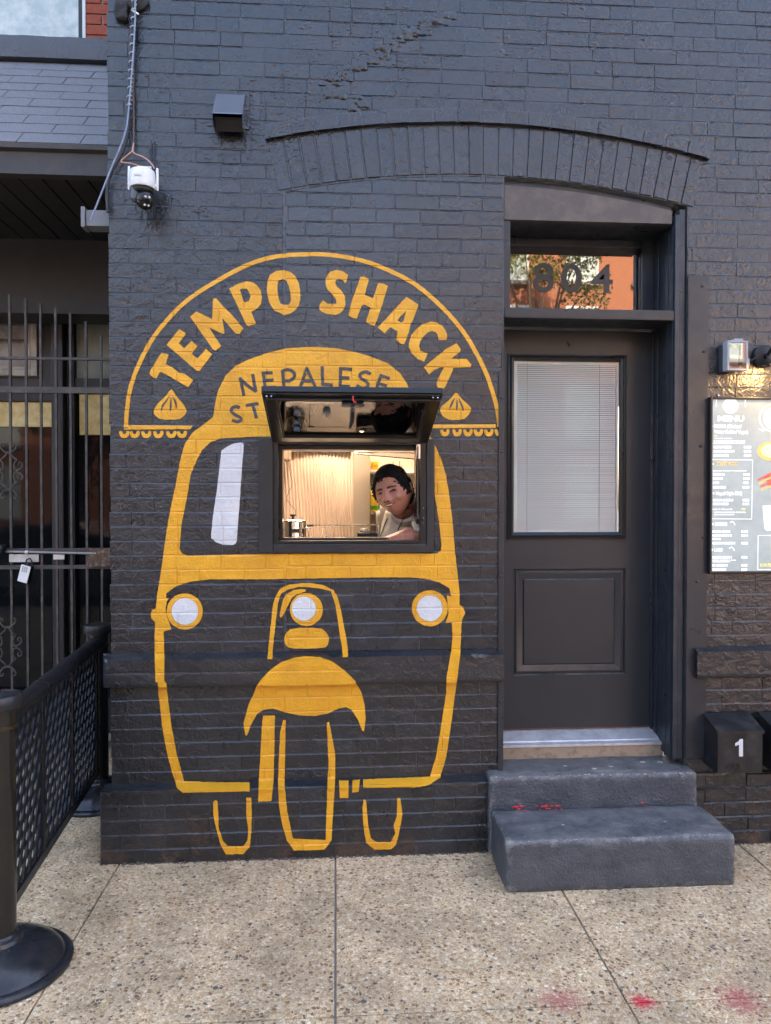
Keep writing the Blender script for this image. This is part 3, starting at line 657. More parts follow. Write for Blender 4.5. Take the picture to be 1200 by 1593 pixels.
Ph = [(215, 425), (245, 410), (320, 410), (350, 460), (370, 520), (350, 580), (290, 608), (265, 575)]
Oo = [(605, 400), (615, 300), (650, 210), (740, 155), (850, 140), (940, 170), (1010, 225), (1060, 320), (1080, 430), (1085, 560), (1060, 660), (1000, 730), (920, 778), (850, 785), (770, 745), (710, 720), (650, 630), (615, 520)]
Oh = [(765, 295), (840, 268), (890, 300), (920, 370), (945, 480), (950, 590), (920, 635), (850, 640), (800, 620), (770, 540), (755, 420)]
Ss = [(190, 190), (240, 130), (330, 102), (430, 120), (520, 180), (490, 290), (465, 305), (440, 265), (390, 245), (335, 255), (318, 300), (345, 360), (420, 430), (470, 510), (475, 640), (455, 710), (400, 770), (320, 800), (200, 790), (110, 755), (68, 710), (75, 640), (130, 570), (200, 630), (335, 630), (330, 560), (280, 490), (200, 410), (165, 320), (165, 240)]
Hh = [(710, 210), (770, 203), (845, 250), (775, 490), (905, 545), (985, 305), (1060, 310), (1135, 350), (1050, 640), (960, 900), (925, 975), (800, 920), (800, 880), (868, 690), (770, 642), (728, 660), (650, 860), (590, 850), (520, 805), (530, 770), (570, 610)]
Aa = [(525, 118), (710, 240), (690, 310), (630, 480), (590, 540), (560, 680), (490, 860), (440, 855), (365, 790), (390, 660), (280, 595), (185, 685), (75, 600), (190, 480)]
Ah = [(520, 335), (480, 490), (445, 525), (420, 510), (385, 490), (430, 430)]
Cc = [(905, 505), (1000, 520), (1080, 570), (1130, 640), (1158, 710), (1150, 790), (1025, 790), (1010, 710), (980, 670), (920, 650), (860, 670), (800, 730), (745, 800), (720, 880), (740, 960), (855, 1000), (800, 1130), (700, 1090), (600, 990), (560, 900), (560, 840), (600, 710), (690, 610), (780, 540)]
Kk = [(800, 440), (840, 480), (870, 540), (860, 570), (720, 685), (960, 685), (1035, 770), (1020, 815), (760, 820), (690, 980), (630, 1110), (560, 1190), (530, 1180), (490, 1080), (520, 980), (610, 815), (560, 810), (440, 870), (375, 925), (295, 810), (640, 530)]
for rings in ([z1(T)], [z1(Ee)], [z2(Mm)], [z3(Pp), z3(Ph)], [z3(Oo), z3(Oh)], [z4(Ss)], [z4(Hh)], [z5(Aa), z5(Ah)], [z5(Cc)], [z6(Kk)]):
    drape('letter', rings, Y_, mural)
arch = [(196, 665), (199, 625), (206, 592), (220, 559), (236, 529), (255, 504), (284, 473), (313, 452), (340, 436), (367, 421), (393, 409), (420, 401), (447, 397), (473, 396), (510, 396), (550, 402), (582, 411), (619, 427), (651, 445), (683, 473), (705, 496), (726, 523), (742, 551), (757, 581), (767, 612), (774, 636), (777, 664)]
drape('arch_line', [stroke(smooth(arch, False, 1), 6.6)], Y_, mural)
drape('canopy_line', [zb([(150, 572), (560, 574), (965, 578), (930, 622), (105, 626), (105, 610), (150, 610)])], Y_, mural)
drape('canopy_line', [zc([(225, 565), (640, 563), (1050, 560), (1050, 605), (640, 608), (225, 610)])], Y_, mural)
def scallop(cx, w_): return [(cx - w_, 655), (cx - w_ * .9, 695), (cx - w_ * .55, 725), (cx, 735), (cx + w_ * .55, 725), (cx + w_ * .9, 695), (cx + w_, 655), (cx + w_ * .75, 640), (cx + w_ * .4, 648), (cx + w_ * .25, 675), (cx, 684), (cx - w_ * .25, 675), (cx - w_ * .4, 648), (cx - w_ * .75, 645)]
for cx in (112, 240, 385, 535, 697, 828): drape('scallop', [zb(scallop(cx, 66))], Y_, mural)
for cx in (418, 570, 705, 835, 965, 1095): drape('scallop', [zc([(x, y - 22) for x, y in scallop(cx, 60)])], Y_, mural)
dl = [(690, 125), (715, 140), (760, 220), (830, 290), (880, 370), (885, 420), (850, 460), (790, 503), (560, 503), (500, 460), (472, 410), (490, 350), (560, 270), (620, 220), (660, 160)]
dr = [(545, 165), (580, 180), (620, 240), (700, 310), (745, 360), (740, 400), (700, 460), (640, 505), (480, 510), (400, 470), (360, 410), (360, 370), (380, 330), (440, 290), (500, 230)]
drape('dumpling', [zb(dl)], Y_, mural, round_=1); drape('dumpling', [zc(dr)], Y_, mural, round_=1)
wv = [1, 2.6, 3.2, 1]
for q in ([(672, 212), (632, 275), (592, 325), (570, 395)], [(692, 235), (691, 290), (687, 340), (682, 400)], [(712, 215), (738, 262), (756, 315), (768, 370)]): drape('dumpling_fold', [stroke(zb(q), wv)], B_, mural, .0034)
for q in ([(540, 235), (515, 280), (490, 330), (472, 375)], [(568, 255), (569, 300), (567, 345), (565, 390)], [(592, 240), (612, 290), (632, 340), (648, 395)]): drape('dumpling_fold', [stroke(zc(q), wv)], B_, mural, .0034)
drape('glint', [[(230 + x * .21667, 650 + y * .21667) for x, y in [(530, 235), (575, 205), (620, 185), (670, 177), (687, 182), (690, 200), (675, 400), (650, 750), (640, 880), (632, 905), (610, 914), (540, 910), (490, 892), (457, 865), (456, 845), (470, 700), (500, 500)]]], W_, mural)
def circ(cx, cy, r, n=40): return [(cx + r * math.cos(2 * math.pi * i / n), cy + r * math.sin(2 * math.pi * i / n)) for i in range(n)]
for (cx, cy, ro, ri, dx, dy) in [(288, 951, 28, 21, 0, 0), (477, 948, 25.6, 19, -4, -1.5), (668.7, 946, 28, 20.3, 0, 0)]:
    drape('headlight_ring', [circ(cx, cy, ro), circ(cx + dx, cy + dy, ri)], Y_, mural, .0034); drape('headlight', [circ(cx + dx, cy + dy, ri - .2)], W_, mural)
drape('nose_outline', [zd([(100, 830), (110, 720), (150, 330), (170, 250), (220, 160), (300, 120), (430, 103), (520, 105), (640, 125), (730, 170), (770, 240), (800, 360), (850, 620), (865, 720), (868, 808), (818, 808), (812, 720), (790, 600), (750, 320), (705, 180), (600, 155), (500, 145), (400, 140), (300, 165), (230, 205), (200, 300), (185, 430), (165, 600), (150, 740), (148, 830)])], Y_, mural)
drape('visor', [zd([(465, 165), (460, 185), (380, 210), (330, 250), (290, 330), (245, 420), (225, 432), (215, 410), (250, 260), (280, 210), (350, 170), (420, 160)])], Y_, mural)
drape('badge', [zd([(330, 530), (600, 530), (650, 560), (690, 620), (680, 690), (645, 725), (310, 730), (270, 690), (258, 640), (270, 585)])], Y_, mural, round_=1)
drape('fender', [[(382.7, 1144.5), (379, 1125), (387, 1096), (394.7, 1080), (400, 1066), (410, 1053), (421, 1042), (437.5, 1030), (457, 1023), (478, 1020.6), (498, 1022), (517.5, 1029), (535.5, 1042), (552, 1058), (563, 1078), (568, 1099), (569, 1118.5), (566.5, 1137), (564, 1137), (556.7, 1118.5), (547, 1104), (538.7, 1100), (527, 1102), (511, 1109.5), (491, 1113.6), (465, 1112.8), (444, 1108), (424.5, 1102), (410, 1104), (400, 1111), (392, 1125), (385, 1143)]], Y_, mural)
drape('fork', [ze([(935, 125), (1005, 122), (998, 500), (985, 620), (908, 625), (912, 500), (922, 320), (930, 170)])], Y_, mural)
drape('wheel', [[(436, 1139), (441, 1120), (445, 1120), (444, 1165), (443, 1219), (447, 1261), (456, 1304), (507, 1306), (508, 1270), (510, 1214), (511.5, 1190), (508.5, 1124), (512.5, 1123), (521.7, 1173), (521.7, 1214), (518, 1270), (516, 1307), (505.6, 1321), (457.5, 1322.7), (446.7, 1307), (438.7, 1280), (434, 1251), (433, 1213)]], Y_, mural)
drape('wheel', [ze([(645, 630), (655, 615), (670, 620), (675, 700), (678, 780), (700, 850), (730, 885), (820, 885), (845, 850), (850, 790), (838, 700), (840, 600), (868, 600), (870, 700), (868, 800), (858, 890), (820, 930), (720, 932), (690, 880), (665, 790), (645, 700)])], Y_, mural)
drape('wheel', [zf([(425, 600), (432, 560), (445, 565), (455, 690), (470, 765), (500, 788), (575, 788), (600, 740), (590, 700), (608, 650), (610, 555), (628, 550), (638, 640), (630, 690), (615, 760), (605, 800), (580, 825), (490, 828), (445, 790), (430, 700)])], Y_, mural)
drape('step_mark', [zf([(300, 455), (352, 455), (350, 552), (305, 552)])], Y_, mural); drape('step_mark', [zf([(372, 452), (412, 450), (405, 520), (370, 522)])], Y_, mural)
LT = [([z7([(405, 430), (450, 645)]), z7([(398, 440), (495, 530), (592, 595)]), z7([(550, 390), (590, 600)])]),
      ([z7([(672, 368), (700, 560)]), z7([(655, 380), (785, 375)]), z7([(690, 465), (795, 460)]), z7([(698, 550), (822, 545)])]),
      ([z7([(900, 345), (915, 555)]), z7([(895, 355), (980, 335), (1040, 380), (1040, 430), (990, 470), (925, 470)])]),
      ([[(478, 572), (473, 587), (467, 604)], [(477, 572), (484, 587), (491.5, 604)], z8([(10, 418), (95, 420)])]),
      ([z8([(210, 265), (215, 462)]), z8([(205, 452), (318, 460)])]),
      ([z8([(402, 275), (396, 480)]), z8([(395, 288), (520, 300)]), z8([(400, 385), (490, 388)]), z8([(395, 472), (498, 475)])]),
      ([z8([(715, 350), (660, 320), (600, 345), (600, 385), (660, 420), (692, 450), (672, 490), (620, 497), (565, 465)])]),
      ([z8([(822, 352), (795, 440), (765, 520)]), z8([(810, 362), (910, 395)]), z8([(795, 448), (880, 470)])]),
      ([z7([(402, 785), (350, 765), (305, 790), (300, 830), (350, 870), (410, 895), (420, 930), (370, 950), (310, 930)])]),
      ([z7([(470, 757), (620, 735)]), z7([(552, 745), (597, 905)])])]
for strokes in LT:
    first = None
    mb = MB()
    for k, q in enumerate(strokes):
        o = drape('small_letter', [stroke(smooth(q, False, 1) if len(q) > 2 else q, 5.0)], B_, mural, .0034 + .0003 * k)
        mb.add([v.co for v in o.data.vertices], [tuple(p.vertices) for p in o.data.polygons])
        bpy.data.objects.remove(o)
    mb.build('small_letter', B_, mural, 0)
# ------------------------------------------------------------------ door recess
FZ = MT['frame_wood']
DY = .255                                    # plane of the door leaf
zt = at(900, 345, .02).z                     # underside of the curved head board
# curved head board
xs = [DX0 + .004 + (DX1 - .075 - DX0) * i / 14 for i in range(15)]
hb = MB()
pl = [(xs[0], zt)] + [(xs[-1], zt)] + [(x, arc_z(x, R_IN) - .035) for x in xs[::-1]]
hb.prism(pl, .012, .045); hb.build('head_board', MT['fascia'], bld, 0)
tr = MB(); tr.prism([(x, arc_z(x, R_IN) - .034) for x in xs] + [(x, arc_z(x, R_IN) - .004) for x in xs[::-1]], .03, .07); tr.build('head_trim', MT['blue_wood'], bld, 0)
# right hand casing of several mouldings, and the panelled reveal behind it
cx0 = at(1045, 800, .015).x
cs = MB(); zc1 = arc_z(DX1, R_IN) - .01
cs.box(DX1 - .034, DX1 - .002, .010, .06, .40, zc1, .004); cs.box(DX1 - .058, DX1 - .036, .002, .05, .40, zc1 - .03, .004); cs.box(cx0, DX1 - .060, .016, .06, .40, zc1 - .08, .003)
cs.build('door_casing', MT['blue_wood'], bld)
rx = cx0 + .012
rv = MB(); rv.box(rx, DX1, .061, DY + .05, .40, zc1 - .05); rv.build('door_reveal', MT['blue_wood'], bld, 0)
rv2 = MB()
for (y0, y1) in ((.075, .10), (.19, .225)): rv2.box(rx - .008, rx - .0005, y0, y1, .47, zc1 - .1, .003)
rv2.build('reveal_moulding', MT['blue_wood'], bld)
# left jamb post, only its edge shows
MB().box(DX0 + .001, DX0 + .035, .02, .06, 2.545, zt - .001, .003).build('jamb_post', FZ, bld)
MB().box(DX0 - .12, DX0 - .002, .221, DY + .05, .40, 2.74).build('door_reveal', MT['blue_wood'], bld, 0)
# transom bar
zb0, zb1 = at(900, 497, .02).z, at(900, 481, .02).z
MB().box(DX0 + .003, cx0 + .012, .008, .06, zb0, zb1, .006).build('transom_bar', FZ, bld)
MB().box(DX0 + .003, rx - .001, .0601, DY + .04, zb0 + .006, zb1 - .006).build('transom_shelf', MT['blue_wood'], bld, 0)
MB().box(DX0 + .003, rx - .001, .046, DY + .04, zt + .001, zt + .03).build('transom_soffit', MT['blue_wood'], bld, 0)
# transom light
TY = DY - .01
tx0, tx1, tz0, tz1 = DX0 - .05, at(1007, 430, TY).x, zb1 - .004, at(900, 372, TY).z
tw = MB(); tw.frame(tx0, tx1, tz0, tz1, (.03, .025, .016, .035), TY, TY + .04, .004)
tw.box(tx0, rx - .001, TY + .004, TY + .05, tz1 + .0005, zt, .002)
tw.box(tx1 + .0005, rx - .001, TY + .006, TY + .05, tz0, tz1, .002)
tl_ = tw.build('transom_window', MT['blue_wood'], bld)
gx0, gx1, gz0, gz1 = tx0 + .03, tx1 - .025, tz0 + .016, tz1 - .035
MT['transom_glass'] = mat('transom glass', (.016, .015, .014), .015, 0, spec=1.0, ior=1.9)
MB().box(gx0, gx1, TY + .012, TY + .02, gz0, gz1).build('pane', MT['transom_glass'], tl_, 0)
def text(name, body, size, x, z, y, material, parent, align='LEFT', sx=1., bold=0., ext=.0006, sp=1.):
    cu = bpy.data.curves.new(name, 'FONT'); cu.body = body; cu.size = size; cu.align_x = align; cu.extrude = ext; cu.offset = bold; cu.resolution_u = 3; cu.space_character = sp
    o = bpy.data.objects.new(name, cu); C.objects.link(o); dg = bpy.context.evaluated_depsgraph_get()
    me = bpy.data.meshes.new_from_object(o.evaluated_get(dg)); bpy.data.objects.remove(o); bpy.data.curves.remove(cu)
    me.materials.clear(); me.materials.append(material)
    me.transform(Matrix.Translation((x, y, z)) @ Matrix.Rotation(math.pi / 2, 4, 'X') @ Matrix.Diagonal((sx, 1, 1, 1)))
    return link(name, me, parent)
NUM = mat('dark door numerals', (.012, .013, .013), .35)
p8 = at(846, 452, TY)
# house number on the glass
nz = at(846, 452, TY).z; nh = at(846, 408, TY).z - nz
for ch, px in (('8', 829), ('0', 873), ('4', 921)):
    text('numeral', ch, nh * 1.42, at(px, 452, TY).x, nz, TY + .0105, NUM if ch != '4' else mat('faded numeral', (.035, .036, .036), .4), tl_, sx=1.15, bold=.003)
# door leaf
dx1, dx0 = at(1012, 800, DY).x, at(1012, 800, DY).x - .914
dz0, dz1 = at(900, 1131, DY).z, at(900, 515, DY).z
gX0, gX1, gZ0, gZ1 = at(790, 700, DY).x, at(973, 700, DY).x, at(880, 838, DY).z, at(880, 552, DY).z
pX0, pX1, pZ0, pZ1 = at(799, 960, DY).x, at(973, 960, DY).x, at(880, 1050, DY).z, at(880, 885, DY).z
leaf = MB()
def hole_frame(mb, X0, X1, Z0, Z1, hx0, hx1, hz0, hz1, y0, y1):
    mb.box(X0, hx0, y0, y1, Z0, Z1); mb.box(hx1, X1, y0, y1, Z0, Z1); mb.box(hx0, hx1, y0, y1, Z0, hz0); mb.box(hx0, hx1, y0, y1, hz1, Z1)
mid = (gZ0 + pZ1) / 2
hole_frame(leaf, dx0, dx1, mid, dz1, gX0 + .01, gX1 - .01, gZ0 + .01, gZ1 - .01, DY, DY + .042)
hole_frame(leaf, dx0, dx1, dz0, mid, pX0, pX1, pZ0, pZ1, DY, DY + .042)
door = leaf.build('door', MT['door'], bld, 0)
door['label'] = 'charcoal door with glazed upper half and closed white mini blinds'
dp = MB()                                    # raised panel: groove, slope, field
def ring(mb, a, b):
    (x0, x1, z0, z1, y), (X0, X1, Z0, Z1, Y_) = a, b
    v = [(x0, y, z0), (x1, y, z0), (x1, y, z1), (x0, y, z1), (X0, Y_, Z0), (X1, Y_, Z0), (X1, Y_, Z1), (X0, Y_, Z1)]
    mb.add(v, [(0, 1, 5, 4), (1, 2, 6, 5), (2, 3, 7, 6), (3, 0, 4, 7)])
i0 = .0
stk = [(0, DY), (.006, DY + .011), (.010, DY + .011), (.014, DY + .005), (.022, DY + .004), (.052, DY + .013), (.058, DY + .006)]
for (a, ya), (b, yb) in zip(stk, stk[1:]): ring(dp, (pX0 + a, pX1 - a, pZ0 + a, pZ1 - a, ya), (pX0 + b, pX1 - b, pZ0 + b, pZ1 - b, yb))
a, y = stk[-1]; dp.add([(pX0 + a, y, pZ0 + a), (pX1 - a, y, pZ0 + a), (pX1 - a, y, pZ1 - a), (pX0 + a, y, pZ1 - a)], [(0, 1, 2, 3)])
dp.build('panel', MT['door'], door, 30)
gf = MB(); stk = [(0, DY - .001), (.0, DY - .012), (.008, DY - .015), (.013, DY - .010), (.018, DY - .014), (.030, DY - .008), (.034, DY + .004)]
for (a, ya), (b, yb) in zip(stk, stk[1:]): ring(gf, (gX0 + a, gX1 - a, gZ0 + a, gZ1 - a, ya), (gX0 + b, gX1 - b, gZ0 + b, gZ1 - b, yb))
gf.build('glass_frame', MT['frame_black'], door, 30)
a = .033
MT['door_glass'] = pane_glass('door glass', (.96, .97, .96), 1.5, .5)
MB().box(gX0 + a, gX1 - a, DY + .002, DY + .005, gZ0 + a, gZ1 - a).build('pane', MT['door_glass'], door, 0)
bl = MB(); MT['blind'] = mat('white blind', (.86, .87, .86), .45)
MT['blind_edge'] = mat('white blind frame', (.78, .79, .76), .5)
bx0, bx1, bz0, bz1 = gX0 + a, gX1 - a, gZ0 + a, gZ1 - a
ef = MB().frame(bx0, bx1, bz0, bz1, (.020, .010, .008, .016), DY + .012, DY + .03).build('blind_frame', MT['blind_edge'], door, 0)
nsl = 86; zz = (bz1 - bz0 - .024) / nsl
for i in range(nsl):
    zq = bz0 + .008 + i * zz; jit = random.uniform(-.0006, .0006)
    bl.add([(bx0 + .0195, DY + .0150, zq), (bx1 - .0125, DY + .0150, zq + jit), (bx1 - .0125, DY + .0185, zq + zz * .55), (bx0 + .0195, DY + .0185, zq + zz * .55), (bx0 + .0195, DY + .024, zq + zz * .98), (bx1 - .0125, DY + .024, zq + zz * .98)], [(0, 1, 2, 3), (3, 2, 5, 4)])
tag(bl.build('blind_slats', MT['blind'], door, 0), kind='stuff')
MB().box(bx0, bx1, DY + .031, DY + .035, bz0, bz1).build('blind_backing', mat('dim room behind blind', (.03, .03, .03), .9), door, 0)
cd = MB()
for u in (.13, .82): cd.tube([(bx0 + (bx1 - bx0) * u, DY + .0125, bz0), (bx0 + (bx1 - bx0) * u, DY + .0125, bz1 - .01)], .0007, 5)
cd.build('blind_cord', MT['grey_plastic'], door)
pv = at(886, 533, DY); MB().lathe([(.009, -.006), (.011, -.004), (.011, 0)], (pv.x, pv.y, pv.z), 14, 0, 'y').tube([(pv.x, pv.y - .006, pv.z), (pv.x, pv.y - .010, pv.z - .02)], .003, 6).build('knocker_hook', MT['iron'], door)
# door stop mouldings above the leaf, side jamb
MB().box(DX0 + .001, rx - .001, DY - .03, DY + .03, dz1 + .006, dz1 + .03, .004).box(DX0 + .001, rx - .001, DY - .06, DY + .03, dz1 + .0305, zb0 + .005, .003).build('door_head', MT['blue_wood'], bld)
MB().box(dx1 + .003, rx - .0005, DY - .012, DY + .03, .47, dz1 + .005, .003).build('door_jamb', MT['blue_wood'], bld)
# threshold and stone riser
zs0, zs1 = at(900, 1156, .15).z, at(900, 1180, .15).z
sx1 = at(1030, 1160, .15).x
sl_ = MB(); sl_.add([(DX0 - .02, .135, zs0 - .012), (sx1, .135, zs0 - .012), (sx1, .135, zs0), (DX0 - .02, .135, zs0), (DX0 - .02, .165, zs0 + .004), (sx1, .165, zs0 + .004), (DX0 - .02, .168, zs0 + .009), (sx1, .168, zs0 + .009), (DX0 - .02, DY + .02, dz0 - .006), (sx1, DY + .02, dz0 - .006)], [(0, 1, 2, 3), (3, 2, 5, 4), (4, 5, 7, 6), (6, 7, 9, 8)])
sl_.build('threshold', MT['aluminium'], bld, 20)
MB().box(DX0 - .02, dx1, DY - .004, DY + .02, dz0 - .0055, dz0 - .0005).build('weather_strip', mat('copper brown strip', (.12, .05, .035), .6), bld, 0)
lumpy_box(DX0 - .03, sx1 + .004, .142, .24, .30, zs0 - .0125, .008, .03, .003, 12).build('stone_riser', MT['stone_riser'], bld, 60)
# steel guards on both jambs with round bolts
def plate(x0, x1, z0, z1, bolts):
    p = MB().box(x0, x1, -.0135, -.006, z0, z1, .002).build('steel_guard', MT['steel_plate'], bld)
    for (bx, bz) in bolts: MB().lathe([(.007, -.0136), (.0068, -.017), (.004, -.0195), (.0005, -.0202)], (bx, 0, bz), 10, 0, 'y').build('bolt', MT['steel_plate'], p)
plate(DX1 + .001, 1.806, .41, at(1090, 430, 0).z, [(at(x_, y_, -.013).x, at(x_, y_, -.013).z) for x_, y_ in [(1093, 445), (1095, 547), (1090, 694), (1094, 836), (1085, 905), (1070, 768)]])
plate(.775, DX0 - .001, .36, at(780, 578, 0).z, [(.788, at(780, y_, 0).z) for y_ in (619, 703, 796, 896, 966, 1030, 1090, 1160)])
MB().box(DX0 - .0105, DX0 - .0005, -.0055, .03, .40, 2.52).build('jamb_angle', MT['steel_plate'], bld, 0)

# ------------------------------------------------------------------ service window
sw = MB()
wx0, wx1, wz0, wz1 = at(402, 760, -.025).x, at(676, 760, -.025).x, at(540, 860, -.025).z, at(540, 682, -.025).z
ix0, ix1, iz0, iz1 = at(425, 760, -.02).x, at(664, 760, -.02).x, at(540, 846, -.02).z, at(540, 684, -.02).z
sw.frame(wx0, wx1, wz0, wz1, (ix0 - wx0, wx1 - ix1, iz0 - wz0, .018), -.026, .05, .004)
win = sw.build('service_window', MT['surround'], bld)
win['label'] = 'black awning service window propped open above its sill'
fr = MB(); fr.frame(ix0 + .0005, ix1 - .0005, iz0 + .0005, iz1 - .0005, (.022, .030, .014, .02), -.018, .16, .002)
fr.frame(ix0 + .023, ix1 - .031, iz0 + .015, iz1 - .021, (.016, .012, .010, .02), .05, .14, .002)
fr.build('inner_frame', MT['frame_black'], win)
# awning sash hinged along the top, swung out past the horizontal
hz, hy = iz1 - .012, -.030
e0, e1 = at(403, 609, -.53), at(683, 612, -.53)
Ls = .505; ang = math.atan2(e0.z - hz, .50)
A = Matrix.Translation((0, hy, hz)) @ Matrix.Rotation(-ang, 4, 'X')      # local: x, -y out along sash, z up
hx0, hx1 = ix0 + .004, ix1 - .002
sash = MB()
def lb(mb, x0, x1, l0, l1, t0, t1, bev=.002): mb.box(x0, x1, -l1, -l0, t0, t1, bev)
lb(sash, hx0, hx0 + .045, 0, Ls, 0, .03); lb(sash, hx1 - .045, hx1, 0, Ls, 0, .03); lb(sash, hx0 + .0452, hx1 - .0452, 0, .05, .0005, .0295); lb(sash, hx0 + .0452, hx1 - .0452, Ls - .055, Ls, .0005, .0295)
lb(sash, hx0 - .008, hx0 - .0003, .0, Ls + .01, .002, .030); lb(sash, hx1 + .0003, hx1 + .008, .0, Ls + .01, .002, .030); lb(sash, hx0, hx1, Ls + .0003, Ls + .010, .006, .030)
lb(sash, hx0, hx1, Ls - .040, Ls - .030, -.010, -.0004)
sash.xf(A).build('sash', MT['frame_black'], win)
bead = MB(); 
for (a_, b_, c_, d_) in ((hx0 + .0455, hx0 + .054, .051, Ls - .056), (hx1 - .054, hx1 - .0455, .051, Ls - .056), (hx0 + .0545, hx1 - .0545, .051, .058), (hx0 + .0545, hx1 - .0545, Ls - .063, Ls - .056)): lb(bead, a_, b_, c_, d_, -.003, .012, .001)
bead.xf(A).build('glazing_bead', MT['rubber'], win)
gl = MB(); lb(gl, hx0 + .04, hx1 - .04, .045, Ls - .05, .012, .018, 0); gl.xf(A).build('pane', MT['glass'], win, 0)
xm = (hx0 + hx1) / 2
lt = MB(); lb(lt, xm - .045, xm + .045, Ls - .075, Ls - .045, -.024, -.0005, .004)
lt.xf(A).build('latch', MT['black_gloss'], win)
hd = MB().tube([A @ Vector((xm, -Ls + .06, -.024)), A @ Vector((xm, -Ls + .065, -.045)), A @ Vector((xm - .002, -Ls + .09, -.075)), A @ Vector((xm - .012, -Ls + .11, -.10))], [.008, .010, .009, .006], 10).build('latch_handle', MT['black_gloss'], win)
rdh = A @ Vector((xm, -Ls + .015, -.012)); MB().tube([rdh + Vector((0, -.004, .012)), rdh + Vector((.001, -.004, -.006)), rdh + Vector((.006, -.004, -.014)), rdh + Vector((.014, -.004, -.014))], .0035, 8).build('red_hook', MT['red_plastic'], win)
for xx in (hx0 + .012, hx0 + .03, hx1 - .03, hx1 - .012):
    q = A @ Vector((xx, -Ls + .018, -.001)); MB().lathe([(.0045, 0), (.004, .003), (.001, .004)], (0, 0, 0), 10).xf(Matrix.Translation(q) @ Matrix.Rotation(math.pi - ang, 4, 'X')).build('screw', MT['chrome'], win)
# stay arm on the right jamb
sa = MB(); p0, p1 = at(650, 694, -.02), at(650, 806, -.02)
sa.tube([p0, p1], .0042, 8); sa.lathe([(.009, -.008), (.0125, -.004), (.0125, .006), (.008, .012)], (p1.x, p1.y, p1.z), 12); sa.box(p1.x, ix1 - .02, p1.y - .003, p1.y + .003, p1.z - .006, p1.z + .002)
sa.build('stay_arm', MT['black_gloss'], win)
sb = MB().box(p0.x - .006, p0.x + .012, -.022, -.012, p0.z - .06, p0.z + .01, .002).build('stay_bracket', MT['chrome'], win)
for yy in (790, 806, 814):
    q = at(659, yy, -.02); MB().lathe([(.003, 0), (.0025, -.003)], (q.x, q.y, q.z), 8, 0, 'y').build('screw', MT['chrome'], win)

# ------------------------------------------------------------------ front steps
st = thing('front_steps', (1.2, -.2, 0), 'worn dark painted concrete steps with chipped edges below the door', 'steps')
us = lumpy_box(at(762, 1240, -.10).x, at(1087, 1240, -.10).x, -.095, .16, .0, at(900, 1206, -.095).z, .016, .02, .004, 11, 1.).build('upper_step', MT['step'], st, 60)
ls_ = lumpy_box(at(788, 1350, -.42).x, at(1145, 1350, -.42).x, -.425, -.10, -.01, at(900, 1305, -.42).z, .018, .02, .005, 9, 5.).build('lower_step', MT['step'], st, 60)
MT['chip'] = mat('bare concrete chip', (.50, .47, .42), .9, 0, [(200, .5, .002)]); MT['red_mark'] = mat('red spray paint', (.60, .04, .05), .6)
rq = random.Random(11)
def chip(x, y, z, r, m, par, flat='z'):
    n = 9; v = [];
    for i in range(n):
        a_ = 2 * math.pi * i / n; q = r * rq.uniform(.5, 1.2); v.append((math.cos(a_) * q, math.sin(a_) * q * .6))
    mb = MB()
    if flat == 'z': mb.add([(x + a_, y + b_, z) for a_, b_ in v] + [(x, y, z + .0015)], [(i, (i + 1) % n, n) for i in range(n)])
    else: mb.add([(x + a_, y, z + b_) for a_, b_ in v] + [(x, y - .0015, z)], [(i, (i + 1) % n, n) for i in range(n)])
    return mb
zU, zL = at(900, 1206, -.095).z, at(900, 1305, -.42).z
chips = MB()
for i in range(46):
    x = rq.uniform(at(770, 1206, -.09).x, at(1080, 1206, -.09).x); c = chip(x, -.093 + rq.uniform(-.002, .012), zU - .002 + rq.uniform(-.004, .001), rq.choice([.003, .004, .005, .009]), 0, 0); chips.add(c.v, c.f)
for i in range(30):
    x = rq.uniform(at(785, 1305, -.42).x, at(1138, 1305, -.42).x); c = chip(x, -.421 + rq.uniform(-.002, .01), zL - .003 + rq.uniform(-.004, .001), rq.choice([.003, .004, .006]), 0, 0); chips.add(c.v, c.f)
for (px, py, r) in [(925, 1196, .02), (950, 1193, .012), (880, 1192, .012), (1000, 1186, .02), (1028, 1186, .018)]:
    q = atz(px, py, zU); c = chip(q.x, q.y, zU + .0012, r, 0, 0); chips.add(c.v, c.f)
for (px, py, r) in [(876, 1284, .008), (1035, 1279, .005), (829, 1290, .004), (817, 1302, .004)]:
    q = atz(px, py, zL); c = chip(q.x, q.y, zL + .002, r, 0, 0); chips.add(c.v, c.f)
tag(chips.build('paint_chips', MT['chip'], st, 0), kind='stuff')
rm = MB()
for (px, r) in [(803, .018), (812, .014), (848, .02), (858, .013), (868, .014), (835, .008), (1000, .01)]:
    q = at(px, 1266, -.1005); zq = zL + .010; c = chip(q.x, -.1015, zq + rq.uniform(-.004, .006), r, 0, 0, 'y'); rm.add([(v[0], v[1], (v[2] - zq) * .55 + zq) for v in c.v], c.f); c = chip(q.x + .01, -.112 - rq.uniform(0, .02), zL + .0045, r * .8, 0, 0); rm.add(c.v, c.f)
tag(rm.build('red_marks', MT['red_mark'], st, 0), kind='stuff')
# ------------------------------------------------------------------ neighbouring house on the left: porch roof, storefront
nb = thing('porch_house', (-2, 1.5, 0), 'red brick house with grey shingle porch roof and dark storefront beside the mural', 'house')
NY, EY, SY = 1.5, .5, 1.95                   # upper wall, eave, storefront planes
XW = XL - .004                               # it stands against the dark building
ez = at(100, 224, EY).z; rz1 = at(100, 94, NY - .02).z
